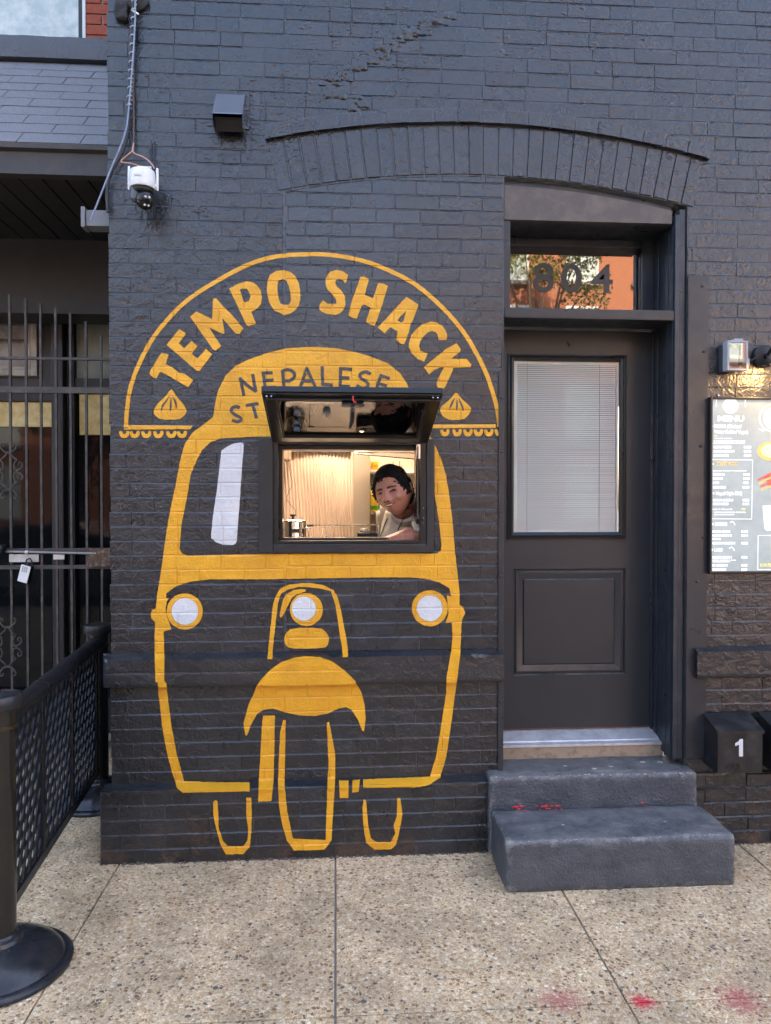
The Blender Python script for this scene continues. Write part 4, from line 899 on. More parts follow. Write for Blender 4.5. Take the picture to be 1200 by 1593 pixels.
# upper wall of red brick with a window
uw0, uw1 = at(127, 30, NY).x, at(134, 30, NY).x
sz0, sz1 = at(100, 95, NY - .06).z, at(100, 60, NY - .06).z
MB().box(uw1, XW, NY + .008, NY + .25, sz0, 26.5).box(-14, uw1 - 1.25, NY + .008, NY + .25, sz0, 26.5).box(uw1 - 1.249, uw1 - .001, NY + .008, NY + .25, sz1 + 1.7, 26.5).build('upper_wall', MT['lime_mortar'], nb, 0)  # height above the window added out of view to block the sun
k = 0; zz = sz1 + .004
while zz < sz1 + .62:
    x = uw1 - (0 if k % 2 else .1)
    while x < XW - .02:
        x0, x1 = max(x, uw1), min(x + .2, XW - .002); x += .208
        if x1 - x0 > .02: MB().box(x0 + .001, x1 - .004, NY - .002 - .002 * random.random(), NY + .02, zz, zz + .059, .003).build('brick', MT['red_brick'], nb)
    k += 1; zz += .068
MB().box(-6.5, XW, NY + .009, NY + .3, 2.9, sz0 - .001).build('wall_below_sill', MT['porch_dark'], nb, 0)
x = -4.2
for xa, xb in ((-4.2, -2.9), (-2.895, -1.43), (-1.425, XW - .001)):
    lumpy_box(xa, xb, NY - .09, NY + .10, sz0, sz1, .012, .04, .003, 8, xa).build('stone_sill', MT['stone_sill'], nb, 60)
wn = MB().frame(uw1 - 1.24, uw1 - .002, sz1 + .001, sz1 + 1.69, (.05, .022, .008, .05), NY - .004, NY + .10, .003).build('window', MT['trim_white'], nb)
wd = MB().frame(uw1 - 1.19, uw1 - .0245, sz1 + .0095, sz1 + 1.63, (.03, .032, .006, .03), NY + .02, NY + .08, .003).build('window_frame', MT['frame_black'], wn)
MT['pale_glass'] = mat('window glass over pale curtain', (.42, .50, .47), .05, 0, [(3, .15, .02)], (9, (.62, .66, .60), .42, .62), spec=.8)
MB().box(uw1 - 1.16, uw1 - .057, NY + .045, NY + .05, sz1 + .016, sz1 + 1.6).build('pane', MT['pale_glass'], wn, 0)
# shingles
sl_len = math.hypot(rz1 - ez, NY - EY); slope = math.atan2(rz1 - ez, NY - EY)
RM = Matrix.Translation((0, EY, ez)) @ Matrix.Rotation(slope, 4, 'X')
MB().box(-6.5, XW, .0, sl_len, -.05, -.004).xf(RM).build('roof_deck', MT['porch_dark'], nb, 0)
exps = .136; shm = MB().box(0, .318, -.004, exps + .02, -.002, .006, .0012).xf(Matrix.Rotation(-.030, 4, 'X')).mesh('shingle', MT['shingle'])
rows_n = int(sl_len / exps)
for r_ in range(rows_n):
    xo = -2.62 + (r_ * .137) % .322
    j = 0
    while xo < XW + .0:
        o = bpy.data.objects.new('shingle', shm); 
        wv_ = min(.322, XW - xo); o.location = RM @ Vector((xo, r_ * exps - .01, .004 + random.uniform(0, .002))); o.rotation_euler = (slope, 0, 0); o.scale = (wv_ / .322, 1, 1)
        if wv_ > .03: _place(o, nb)
        xo += .322; j += 1
# eave: gutter board and fascia
fz0 = at(100, 272, EY - .01).z
fb = MB()
nx = 24
v = []; f = []
for i in range(nx + 1):
    x = -6.5 + (XW + 6.5) * i / nx; sgn = .006 * noise.noise(Vector((x * 2, 3, 1)))
    for (y, z) in ((EY + .02, ez - .012), (EY - .035, ez - .016), (EY - .035, ez - .040), (EY - .008, ez - .050), (EY - .006 + sgn, (ez + fz0) / 2), (EY - .012, fz0), (EY + .05, fz0)): v.append((x, y, z))
for i in range(nx):
    for j in range(6): f.append((i * 7 + j, i * 7 + j + 1, i * 7 + 8 + j, i * 7 + 7 + j))
fb.add(v, f).build('fascia', MT['porch_brown'], nb, 30)
# porch ceiling boards, run in from the street
x = -3.6
while x < XW - .02:
    x1 = min(x + .118, XW - .001); MB().box(x + .003, x1 - .003, EY + .05, SY + .2, fz0 + .012, fz0 + .035, .003).build('ceiling_board', MT['porch_dark'], nb); x += .12
MB().box(-6.5, XW, EY + .04, SY + .3, fz0 + .036, fz0 + .06).build('ceiling', MT['porch_dark'], nb, 0)
# storefront
def sx(px, py=700, Y=SY): return at(px, py, Y).x
def szz(py, px=90, Y=SY): return at(px, py, Y).z
ST = MT['store_frame']
MB().box(-6.5, XW, SY - .02, SY + .2, szz(438), fz0 + .01).build('store_header', MT['porch_dark'], nb, 0)
MB().box(sx(89), sx(107), SY - .11, SY + .1, 0, szz(438) - .001, .008).build('mullion', ST, nb)
MB().box(sx(107.5), sx(119), SY - .04, SY + .1, 0, szz(439), .004).build('mullion', MT['porch_dark'], nb)
MB().box(sx(119.5), XW, SY - .03, SY + .1, szz(612), szz(589)).build('transom_rail', MT['porch_dark'], nb, 0)
MB().box(sx(120), XW, SY - .002, SY + .03, szz(588.5), szz(440)).build('transom_panel', MT['pale_panel'], nb, 0)
MT['lit_strip'] = mat('yellowish lit transom', (.40, .30, .12), .25, 0, [(6, .4, .02)], var=(14, (.58, .50, .28), .38, .66), emit=((.75, .52, .16), .012))
MB().box(sx(124), XW - .005, SY + .0, SY + .03, szz(676), szz(613)).build('lit_transom', MT['lit_strip'], nb, 0)
MB().box(-4, sx(85), SY + .0, SY + .03, szz(664), szz(626)).build('lit_transom', MT['lit_strip'], nb, 0)
MB().box(sx(85.5), sx(88.5), SY - .03, SY + .06, .1, szz(625), .002).build('door_stile', mat('worn brown stile', (.12, .10, .08), .5), nb)
MB().box(-4, sx(88), SY - .03, SY + .05, szz(625), szz(605)).build('door_head', MT['porch_dark'], nb, 0)
MB().box(-4, sx(88.8), SY - .01, SY + .05, szz(604), szz(439)).build('upper_panel', ST, nb, 0)
MB().box(sx(120), XW - .005, SY + .01, SY + .03, .25, szz(677)).build('store_pane', MT['dark_glass'], nb, 0)
MB().box(-4, sx(85), SY + .01, SY + .03, .25, szz(665)).build('store_pane', MT['dark_glass'], nb, 0)
MB().box(-6.5, XW, SY - .03, SY + .12, 0, .249).build('stall_riser', MT['porch_dark'], nb, 0)
MB().box(-14, XW + .3, SY + .205, SY + .3, 0, 3.6).build('shop_back', MT['porch_dark'], nb, 0)
MB().box(-14, -4.0, SY - .03, SY + .2, .25, fz0).build('store_side', MT['porch_dark'], nb, 0)
# small barred window above the door
bw = MB().frame(sx(-60), sx(63.5), szz(587), szz(455), .045, SY - .06, SY + .01, .006).build('barred_window', MT['off_white'], nb)
MB().frame(sx(-48), sx(52), szz(577), szz(466), .022, SY - .045, SY + .01, .004).build('inner_frame', MT['off_white'], bw)
MB().box(sx(-44), sx(46), SY - .03, SY - .012, szz(573), szz(470)).build('sash_panel', mat('grey sash panel', (.30, .275, .25), .5, 0, [(12, .2, .01)], (10, (.17, .15, .135), .4, .7)), bw, 0)
for py in (484, 509, 533): MB().tube([(sx(-52), SY - .066, szz(py)), (sx(50), SY - .066, szz(py))], .007, 6).build('window_bar', MT['iron'], bw)
# sagging wire under the ceiling
MB().tube([at(px, py, SY - .1) for px, py in [(-60, 425), (0, 429), (40, 427), (80, 428), (125, 426), (150, 421), (172, 418)]], .005, 6).build('ceiling_wire', MT['iron'], nb)

# ------------------------------------------------------------------ iron security gate
GY = 1.25
gt = thing('iron_gate', (-1.9, GY, 0), 'grey wrought iron security gate with scrolls in front of the storefront', 'gate')
def gp(px, py, Y=GY): return at(px, py, Y)
xg = XW - .003
for px, py in [(-57, 452), (-33, 452), (-9, 455), (15, 458), (40, 464), (63, 472), (86.5, 479), (109.5, 487), (133.7, 500), (157, 521)]:
    p = gp(px, py); MB().box(p.x - .0075, p.x + .0075, GY - .0075, GY + .0075, .08, p.z, .002).build('bar', MT['iron'], gt)
def rail(py, t, name='rail', yo=0): z_ = gp(90, py).z; MB().box(-3.0, xg, GY - .012 + yo, GY - .0078 + yo, z_ - t, z_ + t, .001).box(-3.0, xg, GY + .0078, GY + .014, z_ - t, z_ + t, .001).build(name, MT['iron'], gt)
rail(558, .008); rail(607, .019); rail(856, .012); rail(882, .012); z_ = .16
MB().box(-3.0, xg, GY - .016, GY - .0078, .12, .16, .002).build('rail', MT['iron'], gt)
def spiral(c, r, a0, turns, grow, n=14): return [c + Vector((math.cos(a0 + 2 * math.pi * turns * i / n), 0, math.sin(a0 + 2 * math.pi * turns * i / n))) * r * (1 - grow * i / n) for i in range(n + 1)]
def scroll(cx, zc_, h, sides):
    mb = MB()
    for s_ in sides:
        for q in (1, -1):
            P = lambda u, w_: Vector((cx + s_ * u, GY - .014, zc_ + q * w_))
            mb.tube([P(.010, h * .74), P(.03, h * .80), P(.046, h * .93), P(.05, h * 1.03), P(.04, h * 1.10), P(.028, h * 1.06), P(.03, h * .98)], .0056, 6)
            mb.tube([P(.010, h * .74), P(.018, h * .62), P(.04, h * .50), P(.05, h * .44), P(.038, h * .36), P(.032, h * .22), P(.038, h * .08), P(.055, 0)], .0056, 6)
            mb.tube([P(.05, .005), P(.07, h * .08), P(.085, h * .20), P(.082, h * .33), P(.066, h * .36), P(.060, h * .27), P(.068, h * .22)], .0056, 6)
    for q in (1, -1): mb.box(cx - .014, cx + .014, GY - .018, GY + .010, zc_ + q * h * .74 - .006, zc_ + q * h * .74 + .006, .002)
    mb.build('scroll', MT['iron'], gt)
s0 = gp(15, 733); scroll(s0.x, s0.z, .155, (1, -1))
s1 = gp(13.5, 1006); scroll(s1.x, s1.z, .165, (1, -1))
# slide bolt, straps and rusty strike plate
b0_, b1_ = gp(10, 858, GY - .03), gp(150, 861, GY - .03)
sb_ = MB().tube([b0_, b1_], .0085, 10).build('slide_bolt', mat('dull zinc', (.30, .29, .27), .45, .7), gt)
MB().box(gp(16, 860).x, gp(62, 860).x, GY - .018, GY - .0125, gp(40, 874).z, gp(40, 862).z).box(gp(85, 868).x, gp(102, 868).x, GY - .02, GY - .0125, gp(90, 870).z, gp(90, 862).z).build('bolt_strap', MT['aluminium'], gt, 0)
MB().lathe([(.012, -.01), (.014, -.006), (.014, .006), (.012, .01)], tuple(gp(42, 859, GY - .03)), 10, 0, 'x').build('bolt_guide', MT['aluminium'], gt)
q0, q1 = gp(139, 881), gp(176, 852)
lumpy_box(q0.x, min(q1.x, xg), GY - .035, GY - .0125, q0.z, q1.z, .006, .012, .006, 40).build('strike_plate', MT['rust'], gt, 60)
kn = gp(0, 853, GY - .05); MB().lathe([(.02, -.03), (.03, -.01), (.028, .02), (.015, .035)], tuple(kn), 12, 0, 'x').build('lock_knob', MT['black_gloss'], gt)
# key safe hanging from the gate
ks = thing('key_safe', tuple(gp(44, 895, GY - .05)), 'small pale grey key lockbox hanging from the iron gate', 'lockbox')
kc = gp(38, 893, GY - .055); KM = Matrix.Translation(kc) @ Matrix.Rotation(R(14), 4, 'Y') @ Matrix.Rotation(R(-12), 4, 'Z')
MB().box(-.034, .034, -.0, .03, -.055, .055, .005).xf(KM).build('body', MT['black_gloss'], ks)
MB().box(-.033, .033, -.006, -.0005, -.052, .054, .003).xf(KM).build('front_cover', MT['white_plastic'], ks)
kb_ = MB()
for r_ in range(4):
    for c_ in range(3): kb_.box(-.020 + c_ * .014, -.011 + c_ * .014, -.008, -.0062, .012 + r_ * .009, .018 + r_ * .009)
tag(kb_.xf(KM).build('keypad', mat('keypad grey', (.25, .26, .27), .5), ks, 0), kind='stuff')
MB().tube([KM @ Vector(p) for p in [(-.02, .015, .05), (-.018, .015, .085), (0, .015, .10), (.018, .015, .085), (.02, .015, .05)]], .0045, 8).build('shackle', MT['rubber'], ks)

# ------------------------------------------------------------------ patio barrier on the left
pf = thing('patio_fence', (-1.24, 0, 0), 'black lattice patio barrier between two round capped posts', 'fence')
P1, P2 = Vector((-1.195, -.80, 0)), Vector((-1.322, .70, 0))
def fpost(P, i):
    p = MB().lathe([(.052, .04), (.052, .93)], tuple(P), 28).build('post', MT['post'] if i == 0 else MT['fence'], pf)
    MB().lathe([(.235, 0), (.240, .004), (.240, .014), (.232, .022), (.220, .026), (.212, .026), (.207, .034), (.195, .048), (.17, .068), (.135, .086), (.10, .098), (.075, .104), (.070, .116), (.057, .122), (.053, .130)], tuple(P), 56).build('base', MT['base_metal'], p)
    MB().lathe([(.053, .925), (.058, .925), (.058, .935), (.076, .938), (.0775, .942), (.0775, .975), (.074, .981), (.05, .986), (.002, .988)], tuple(P), 36).build('cap', MT['fence'] if i else MT['base_metal'], p)
    MB().lathe([(.056, .86), (.058, .862), (.058, .872), (.056, .874)], tuple(P), 28).build('collar', mat('bronze collar', (.06, .045, .025), .3, .6), p)
fpost(P1, 0); fpost(P2, 1)
u = (P2 - P1).normalized(); Lf = (P2 - P1).length; nrm = Vector((-u.y, u.x, 0))
FM = Matrix(((u.x, nrm.x, 0, P1.x), (u.y, nrm.y, 0, P1.y), (0, 0, 1, 0), (0, 0, 0, 1)))
F_ = MT['fence']
z0f, z1f = .20, .865
MB().tube([FM @ Vector((.05, 0, .885)), FM @ Vector((Lf - .05, 0, .885))], .036, 16).build('top_rail', F_, pf)
MB().box(.055, Lf - .055, -.014, .014, z0f - .04, z0f, .003).xf(FM).build('bottom_rail', F_, pf)
secs = [(.09, .47), (.47, .93), (.93, Lf - .09)]
for s_ in (.09, .47, .93, Lf - .09):
    MB().box(s_ - .016, s_ + .016, -.0145, .0145, z0f + .0005, z1f + .0, .003).xf(FM).build('stile', F_, pf)
    MB().lathe([(.0375, -.006), (.039, -.003), (.039, .003), (.0375, .006)], (0, 0, 0), 18, 0, 'x').xf(FM @ Matrix.Translation((s_, 0, .885))).build('rail_collar', F_, pf)
for (a_, b_) in secs:
    a_, b_ = a_ + .016, b_ - .016
    for d_ in (1, -1):
        c_ = -1.2
        while c_ < 2.2:
            # diagonal z = d*(x-a)*1.5 + c
            K = 1.5; pts = []
            for x_ in (a_, b_):
                z_ = d_ * (x_ - a_) * K + c_ + z0f
                if z0f <= z_ <= z1f: pts.append((x_, z_))
            for zz_ in (z0f, z1f):
                x_ = (zz_ - z0f - c_) / (d_ * K) + a_
                if a_ < x_ < b_: pts.append((x_, zz_))
            if len(pts) == 2 and math.dist(*pts) > .05:
                (xa, za), (xb, zb_) = pts; dv = Vector((xb - xa, 0, zb_ - za)).normalized(); nv = Vector((-dv.z, 0, dv.x)) * .011; yo = -.004 if d_ > 0 else .004; t_ = .0033
                vv = [Vector((x_, yo + sy, z_)) + nv * sn for (x_, z_) in pts for sy in (-t_, t_) for sn in (-1, 1)]
                MB().add(vv, [(0, 1, 3, 2), (4, 6, 7, 5), (0, 2, 6, 4), (1, 5, 7, 3), (0, 4, 5, 1), (2, 3, 7, 6)]).xf(FM).build('lattice_strip', F_, pf, 0)
            c_ += .105

# ------------------------------------------------------------------ things on the dark wall
# security camera
sc = thing('security_camera', tuple(at(225, 265, 0)), 'white pan tilt security camera with black dome under two antennas', 'camera')
cc = at(222, 285, -.12)
MB().box(at(222, 266, 0).x - .02, at(222, 266, 0).x + .045, -.018, -.008, at(0, 275, 0).z, at(0, 254, 0).z, .003).box(cc.x - .012, cc.x + .03, -.09, -.0185, cc.z + .062, cc.z + .078, .003).build('wall_bracket', MT['aluminium'], sc)
hs = MB(); hs.lathe([(.044, .055), (.052, .052), (.0545, .044), (.056, .0), (.0565, -.022), (.054, -.026), (.050, -.024)], tuple(cc), 32).build('housing', MT['white_plastic'], sc)
MB().lathe([(.030, .056), (.030, .064), (.02, .066)], tuple(cc), 18).build('housing_neck', MT['white_plastic'], sc)
text('maker_mark', 'imou', .016, cc.x - .022, cc.z + .008, cc.y - .0562, mat('grey print', (.30, .31, .32), .5), sc)
an = MB(); 
for dx, zt_ in ((-.062, .078), (.062, .072)):
    MB().lathe([(.0045, -.028), (.0062, -.02), (.0062, .06), (.005, zt_)], (cc.x + dx, cc.y + .01, cc.z), 12).box(cc.x + dx - .004 - (.008 if dx > 0 else 0), cc.x + dx + .004 + (.008 if dx < 0 else 0), cc.y + .004, cc.y + .016, cc.z - .012, cc.z + .0).build('antenna', MT['white_plastic'], sc)
MB().lathe([(.048, -.0255), (.046, -.040), (.040, -.046)], tuple(cc), 28).build('turntable', MT['rubber'], sc)
yk = MB(); 
for i in range(1): yk.tube([cc + Vector((-.030, -.012, -.03)), cc + Vector((-.030, -.014, -.06)), cc + Vector((-.030, -.014, -.078)), cc + Vector((-.030, -.014, -.088))], [.020, .021, .019, .010], 20)
yk.build('yoke', mat('grey gloss plastic', (.075, .085, .10), .25), sc)
bc = cc + Vector((.014, -.014, -.080)); MB().lathe([(.001, -.041), (.016, -.0375), (.030, -.028), (.039, -.013), (.041, 0), (.039, .013), (.030, .028), (.016, .0375), (.001, .041)], tuple(bc), 28).build('ball', MT['black_gloss'], sc)
BMx = Matrix.Translation(bc) @ Matrix.Rotation(R(28), 4, 'Z') @ Matrix.Rotation(R(24), 4, 'X')
for (a_, b_) in ((-.008, .017), (.008, .017), (-.008, -.017), (.008, -.017)): MB().lathe([(.005, -.036), (.0045, -.0400), (.001, -.0405)], (a_, 0, b_), 10, 0, 'y').xf(BMx).build('led', MT['white_plastic'], sc)
MB().lathe([(.011, -.039), (.010, -.043), (.006, -.0435), (.001, -.042)], (0, 0, 0), 16, 0, 'y').xf(BMx).build('lens', MT['dark_glass'], sc)
# cables
def cable(name, pts, r, m, label, cat='cable', grp=None):
    P = [Vector(p) for p in pts]; q = P
    for _ in range(2):
        o_ = [q[0]]
        for i in range(len(q) - 1): o_ += [q[i].lerp(q[i + 1], .25), q[i].lerp(q[i + 1], .75)]
        q = o_ + [q[-1]]
    return tag(MB().tube(q, r, 7).build(name, m), label, cat, grp)
A_ = lambda L_, y=-.03: [at(px, py, y) for px, py in L_]
cable('cable', A_([(207, -40), (209, 20), (207, 60), (203, 110), (200, 160), (199, 190), (200, 205), (192, 235), (180, 255), (170, 275), (166, 300), (168, 330)]), .0075, MT['cable_black'], 'thick black cable running down the wall to the porch corner')
cable('cable', A_([(209, -40), (211, 15), (209, 60), (206, 100), (202, 150), (199, 185), (197, 200), (188, 228), (176, 254), (160, 295), (146, 330), (141, 342)], -.042), .004, MT['cable_blue'], 'pale blue cable dropping to the grey box under the porch')
cable('cable', A_([(205, -40), (207, 30), (207.5, 120), (208, 180), (208, 215), (208, 236)], -.022), .0045, mat('brown cable', (.10, .075, .065), .6), 'thin brown cable running straight down above the camera')
cable('cable', A_([(208, 222), (206, 236), (212, 240), (222, 243), (232, 250), (238, 257), (240, 262)], -.05), .0032, MT['cable_pink'], 'pinkish wire arched over the white security camera')
cable('cable', A_([(207, 234), (196, 243), (186, 252), (196, 253), (206, 254), (214, 257), (222, 261)], -.045), .0032, mat('orange pink cable', (.50, .25, .18), .5), 'orange pink wire looping left of the security camera')
for i, (px, lb_) in enumerate(((236, 'left'), (240.5, 'right'))):
    cable('wire', [at(px, 219, -.012), at(px, 240, -.014), at(px + .5, 256, -.02), at(px + 1, 268, -.03)], .0022, MT['cable_black'], 'thin black wire hanging straight onto the camera bracket, %s of a pair' % lb_, 'wire')
wp = thing('cable_wrap', tuple(at(208, 2, -.036)), 'pale twisted wrap around the cable bundle on the wall', 'cable wrap'); wmat = mat('white blue wrap', (.42, .47, .56), .5)
for i in range(13):
    q = at(208.8 - i * .65, 6 + i * 13.5, -.036); MB().tube([q + Vector((math.cos(t_) * .010, math.sin(t_) * .012, .016 * t_ / 6)) for t_ in [j * .9 for j in range(8)]], .0026, 5).build('wrap_turn', wmat, wp)
cl = thing('cable_clamp', tuple(at(212, 2, 0)), 'black cable clamp with spike at the top of the wall', 'clamp')
q = at(215, 3, 0); MB().lathe([(.045, -.004), (.05, -.02), (.03, -.032), (.004, -.036)], (q.x, 0, q.z), 20, 0, 'y').build('clamp_body', MT['rubber'], cl)
q = at(209, 18, -.04); MB().tube([q + Vector((-.012, 0, .01)), q, q + Vector((.02, -.004, -.012))], .004, 6).build('clamp_tie', MT['white_plastic'], cl)
q = at(193, 22, 0); lumpy_box(q.x - .035, q.x + .022, -.03, -.004, q.z - .04, q.z + .05, .012, .012, .014, 30).build('clamp_anchor', MT['rubber'], cl, 60)
# grey junction box under the porch
jb = thing('junction_box', tuple(at(150, 345, .06)), 'grey plastic junction box fixed to the corner under the porch', 'junction box')
a_, b_ = at(138, 356, .10), at(172, 332, .10)
MB().box(a_.x, XW - .002, .06, .14, a_.z, b_.z, .004).build('body', MT['grey_plastic'], jb)
c_ = at(130, 357, .09); MB().box(c_.x, a_.x - .001, .05, .13, c_.z, b_.z + .012, .004).build('end_cap', MT['grey_plastic'], jb)
# exhaust vent hood
vh = thing('vent_hood', tuple(at(358, 170, 0)), 'small dark metal exhaust vent hood on the upper wall', 'vent')
v0, v1 = at(333, 199, -.01), at(385, 143, -.01)
MB().box(v0.x, v1.x + .01, -.012, -.006, v0.z, v1.z, .002).build('flange', MT['wall'], vh)
h0, h1 = at(335, 196, -.06), at(381, 146, -.06)
MT['vent'] = mat('dark satin vent metal', (.16, .18, .21), .22, .5, [(20, .05, .004)])
xa, xb = at(336, 170, -.02).x, at(381, 170, -.02).x; zt_, zm_, zb_ = at(350, 146, -.015).z, at(350, 175, -.12).z, at(350, 196, -.10).z
sh = MB().add([(xa, -.0125, zt_), (xb, -.0125, zt_), (xb, -.12, zm_), (xa, -.12, zm_), (xa, -.12, zm_ - .004), (xb, -.12, zm_ - .004), (xb, -.0125, zt_ - .006), (xa, -.0125, zt_ - .006)], [(0, 1, 2, 3), (3, 2, 5, 4), (4, 5, 6, 7)])
sh.add([(xa, -.0125, zt_), (xa, -.12, zm_), (xa, -.105, zb_), (xa, -.0125, zb_)], [(0, 1, 2, 3)]).add([(xb, -.0125, zt_), (xb, -.12, zm_), (xb, -.105, zb_), (xb, -.0125, zb_)], [(0, 1, 2, 3)])
sh.build('hood', MT['vent'], vh, 0)
MB().add([(xa + .003, -.085, zm_ - .002), (xb - .003, -.085, zm_ - .002), (xb - .003, -.05, zb_), (xa + .003, -.05, zb_)], [(0, 1, 2, 3)]).build('flap', MT['rubber'], vh, 0)
# weatherproof outlet box with a clear cover
ob = thing('outlet_box', tuple(at(1140, 553, 0)), 'weatherproof outlet box with clear plastic cover above the menu board', 'outlet box')
o0, o1 = at(1125, 578, -.05), at(1158, 532, -.05)
MB().box(o0.x, o1.x - .01, -.04, -.006, o0.z + .005, o1.z - .01, .004).build('back_box', mat('dark grey box', (.05, .05, .055), .5), ob)
MT['clear_plastic'] = pane_glass('cloudy clear plastic', (.72, .75, .78), 1.6, 1.8)
MT['cloudy'] = mat('cloudy plastic rim', (.42, .45, .49), .3, 0, alpha=.75)
MB().frame(o0.x + .003, o1.x + .002, o0.z, o1.z, .011, -.085, -.041, .004).build('cover_rim', MT['cloudy'], ob)
MB().box(o0.x + .0145, o1.x - .0095, -.084, -.080, o0.z + .0115, o1.z - .0115).build('cover_window', MT['clear_plastic'], ob, 0)
MB().box(o0.x + .03, o1.x - .03, -.0405, -.0415 - .012, o0.z + .03, o1.z - .03, .002).build('socket', MT['white_plastic'], ob)
MB().box(o1.x + .0025, o1.x + .012, -.08, -.05, o0.z + .03, o0.z + .06, .002).box(o0.x + .04, o1.x - .02, -.08, -.05, o1.z + .0005, o1.z + .01, .002).build('cover_hinge', MT['cloudy'], ob)
cable('lamp_cord', [at(1158, 560, -.03), at(1165, 562, -.035), at(1171, 560, -.035), at(1177, 556, -.03)], .004, MT['cable_black'], 'short black cord between outlet box and wall lamp', 'cord')
# wall lamp
wl = thing('wall_lamp', tuple(at(1190, 555, 0)), 'black gooseneck wall lamp glowing warm above the menu board', 'lamp')
lc = at(1186, 556, 0)
MB().lathe([(.055, -.004), (.055, -.022), (.048, -.030), (.012, -.034), (.010, -.05)], (lc.x, 0, lc.z), 28, 0, 'y').build('back_plate', MT['black_metal'], wl)
sp = Vector((lc.x + .05, -.17, lc.z - .015))
MB().tube([(lc.x, -.04, lc.z), (lc.x + .005, -.08, lc.z + .03), (lc.x + .02, -.13, lc.z + .085), (lc.x + .04, -.165, lc.z + .09), (sp.x, sp.y, lc.z + .06), (sp.x, sp.y, lc.z + .03)], .008, 10).build('arm', MT['black_metal'], wl)
n_ = 32
MB().lathe([(.014, .05), (.022, .046), (.026, .025), (.05, .012), (.085, -.012), (.098, -.036), (.100, -.040), (.097, -.040), (.083, -.016), (.048, .008), (.02, .018)], tuple(sp), n_).build('shade', MT['black_metal'], wl)
MB().lathe([(.001, -.03), (.014, -.026), (.02, -.012), (.016, .004), (.009, .014)], tuple(sp), 16).build('bulb', MT['bulb'], wl)
pl_ = bpy.data.lights.new('lamp_light', 'POINT'); pl_.energy = 1.1; pl_.color = (1, .58, .22); pl_.shadow_soft_size = .02; po = bpy.data.objects.new('lamp_light', pl_); po.location = sp + Vector((0, 0, -.045)); _place(po, wl)
# menu board
mn = thing('menu_board', tuple(at(1150, 890, -.03)), 'lit menu board with white lettering beside the door', 'menu board')
m0, m1 = at(1104, 893, -.04), at(1104, 617, -.04); mx1 = m0.x + .62
MB().frame(m0.x, mx1, m0.z, m1.z, .012, -.042, -.006, .003).build('frame', MT['black_metal'], mn)
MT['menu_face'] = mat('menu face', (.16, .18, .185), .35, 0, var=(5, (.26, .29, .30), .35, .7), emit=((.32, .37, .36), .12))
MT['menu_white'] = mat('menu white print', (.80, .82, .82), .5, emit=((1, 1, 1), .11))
MT['menu_yellow'] = mat('menu yellow print', (.75, .72, .25), .5, emit=((1, .9, .2), .04)); MT['menu_red'] = mat('menu red print', (.70, .12, .09), .5, emit=((1, .3, .2), .02)); MT['menu_gold'] = mat('menu gold print', (.75, .52, .16), .5, emit=((1, .7, .2), .03))
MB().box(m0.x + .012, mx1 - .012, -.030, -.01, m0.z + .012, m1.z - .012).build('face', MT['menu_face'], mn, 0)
face = mn.children[-1]
PY = -.0308
def mpx(px, py): p = at(px, py, -.031); return p.x, p.z
def mtext(s_, px, py, hpx, m='menu_white', sx_=1., align='LEFT', bold=.0):
    x_, z_ = mpx(px, py); sc_ = (at(px, py - hpx, -.031).z - z_) / .73
    text('lettering', s_, sc_, x_, z_, PY, MT[m], mn, align, sx_, bold, .0003)
def bars(rows_, m='menu_white', name='small_print'):
    mb = MB(); rr = random.Random(5)
    for (px0, px1, py, h_) in rows_:
        x_ = px0
        while x_ < px1:
            w_ = rr.uniform(1.2, 2.2); a0_, a1_ = mpx(x_, py + h_ / 2), mpx(min(x_ + w_, px1), py - h_ / 2); mb.box(a0_[0], a1_[0], PY - .0003, PY + .0003, a0_[1], a1_[1]); x_ += w_ + .45
            if rr.random() < .14: x_ += 1.2
    tag(mb.build(name, MT[m], mn, 0), kind='stuff')
def line(pts, m='menu_white', wpx=.8, name='ruled_line'):
    for (a0_, b0q), (a1_, b1q) in zip(pts, pts[1:]):
        q = stroke([(a0_, b0q), (a1_, b1q)], wpx); MB().add([(mpx(*p)[0], PY, mpx(*p)[1]) for p in q], [(0, 1, 2, 3)]).build(name, MT[m], mn, 0)
def disc(px, py, r_, m, name, sy=1., ring_=0):
    n_ = 28; c_ = [(px + r_ * math.cos(2 * math.pi * i / n_), py + r_ * sy * math.sin(2 * math.pi * i / n_)) for i in range(n_)]
    if ring_:
        c2 = [(px + (r_ - ring_) * math.cos(2 * math.pi * i / n_), py + (r_ - ring_) * sy * math.sin(2 * math.pi * i / n_)) for i in range(n_)]
        MB().add([(mpx(*p)[0], PY - .0002, mpx(*p)[1]) for p in c_ + c2], [(i, (i + 1) % n_, n_ + (i + 1) % n_, n_ + i) for i in range(n_)]).build(name, MT[m], mn, 0)
    else: MB().add([(mpx(*p)[0], PY - .0002, mpx(*p)[1]) for p in c_], [tuple(range(n_))]).build(name, MT[m], mn, 0)
disc(1137, 631, 12, 'menu_white', 'logo_disc'); disc(1140, 631.5, 2.2, 'menu_yellow', 'logo_dot')
line([(1115, 619), (1115, 633)], wpx=1.2); line([(1160, 619), (1160, 633)], wpx=1.2)
mtext('MENU', 1137.5, 655, 8.5, sx_=1.35, align='CENTER', bold=.0012)
mtext('+ MOMO (Chicken/', 1107, 665.5, 5.5, sx_=.78, bold=.0006); mtext('Water Buffalo/ Vegan)', 1112, 674, 5.5, sx_=.80, bold=.0006)
bars([(1112, 1141, 682, 1.2), (1111, 1160, 686, 1.6), (1111, 1159, 689.5, 1.6)]); bars([(1112, 1116, 678, 1.4)], 'menu_yellow')
bars([(1111, 1138, 695.5, 3.6), (1158, 1169, 695.5, 3.6), (1111, 1143, 702, 3.6), (1158, 1169, 702, 3.6), (1111, 1134, 708.5, 3.6), (1158, 1169, 708.5, 3.6)])
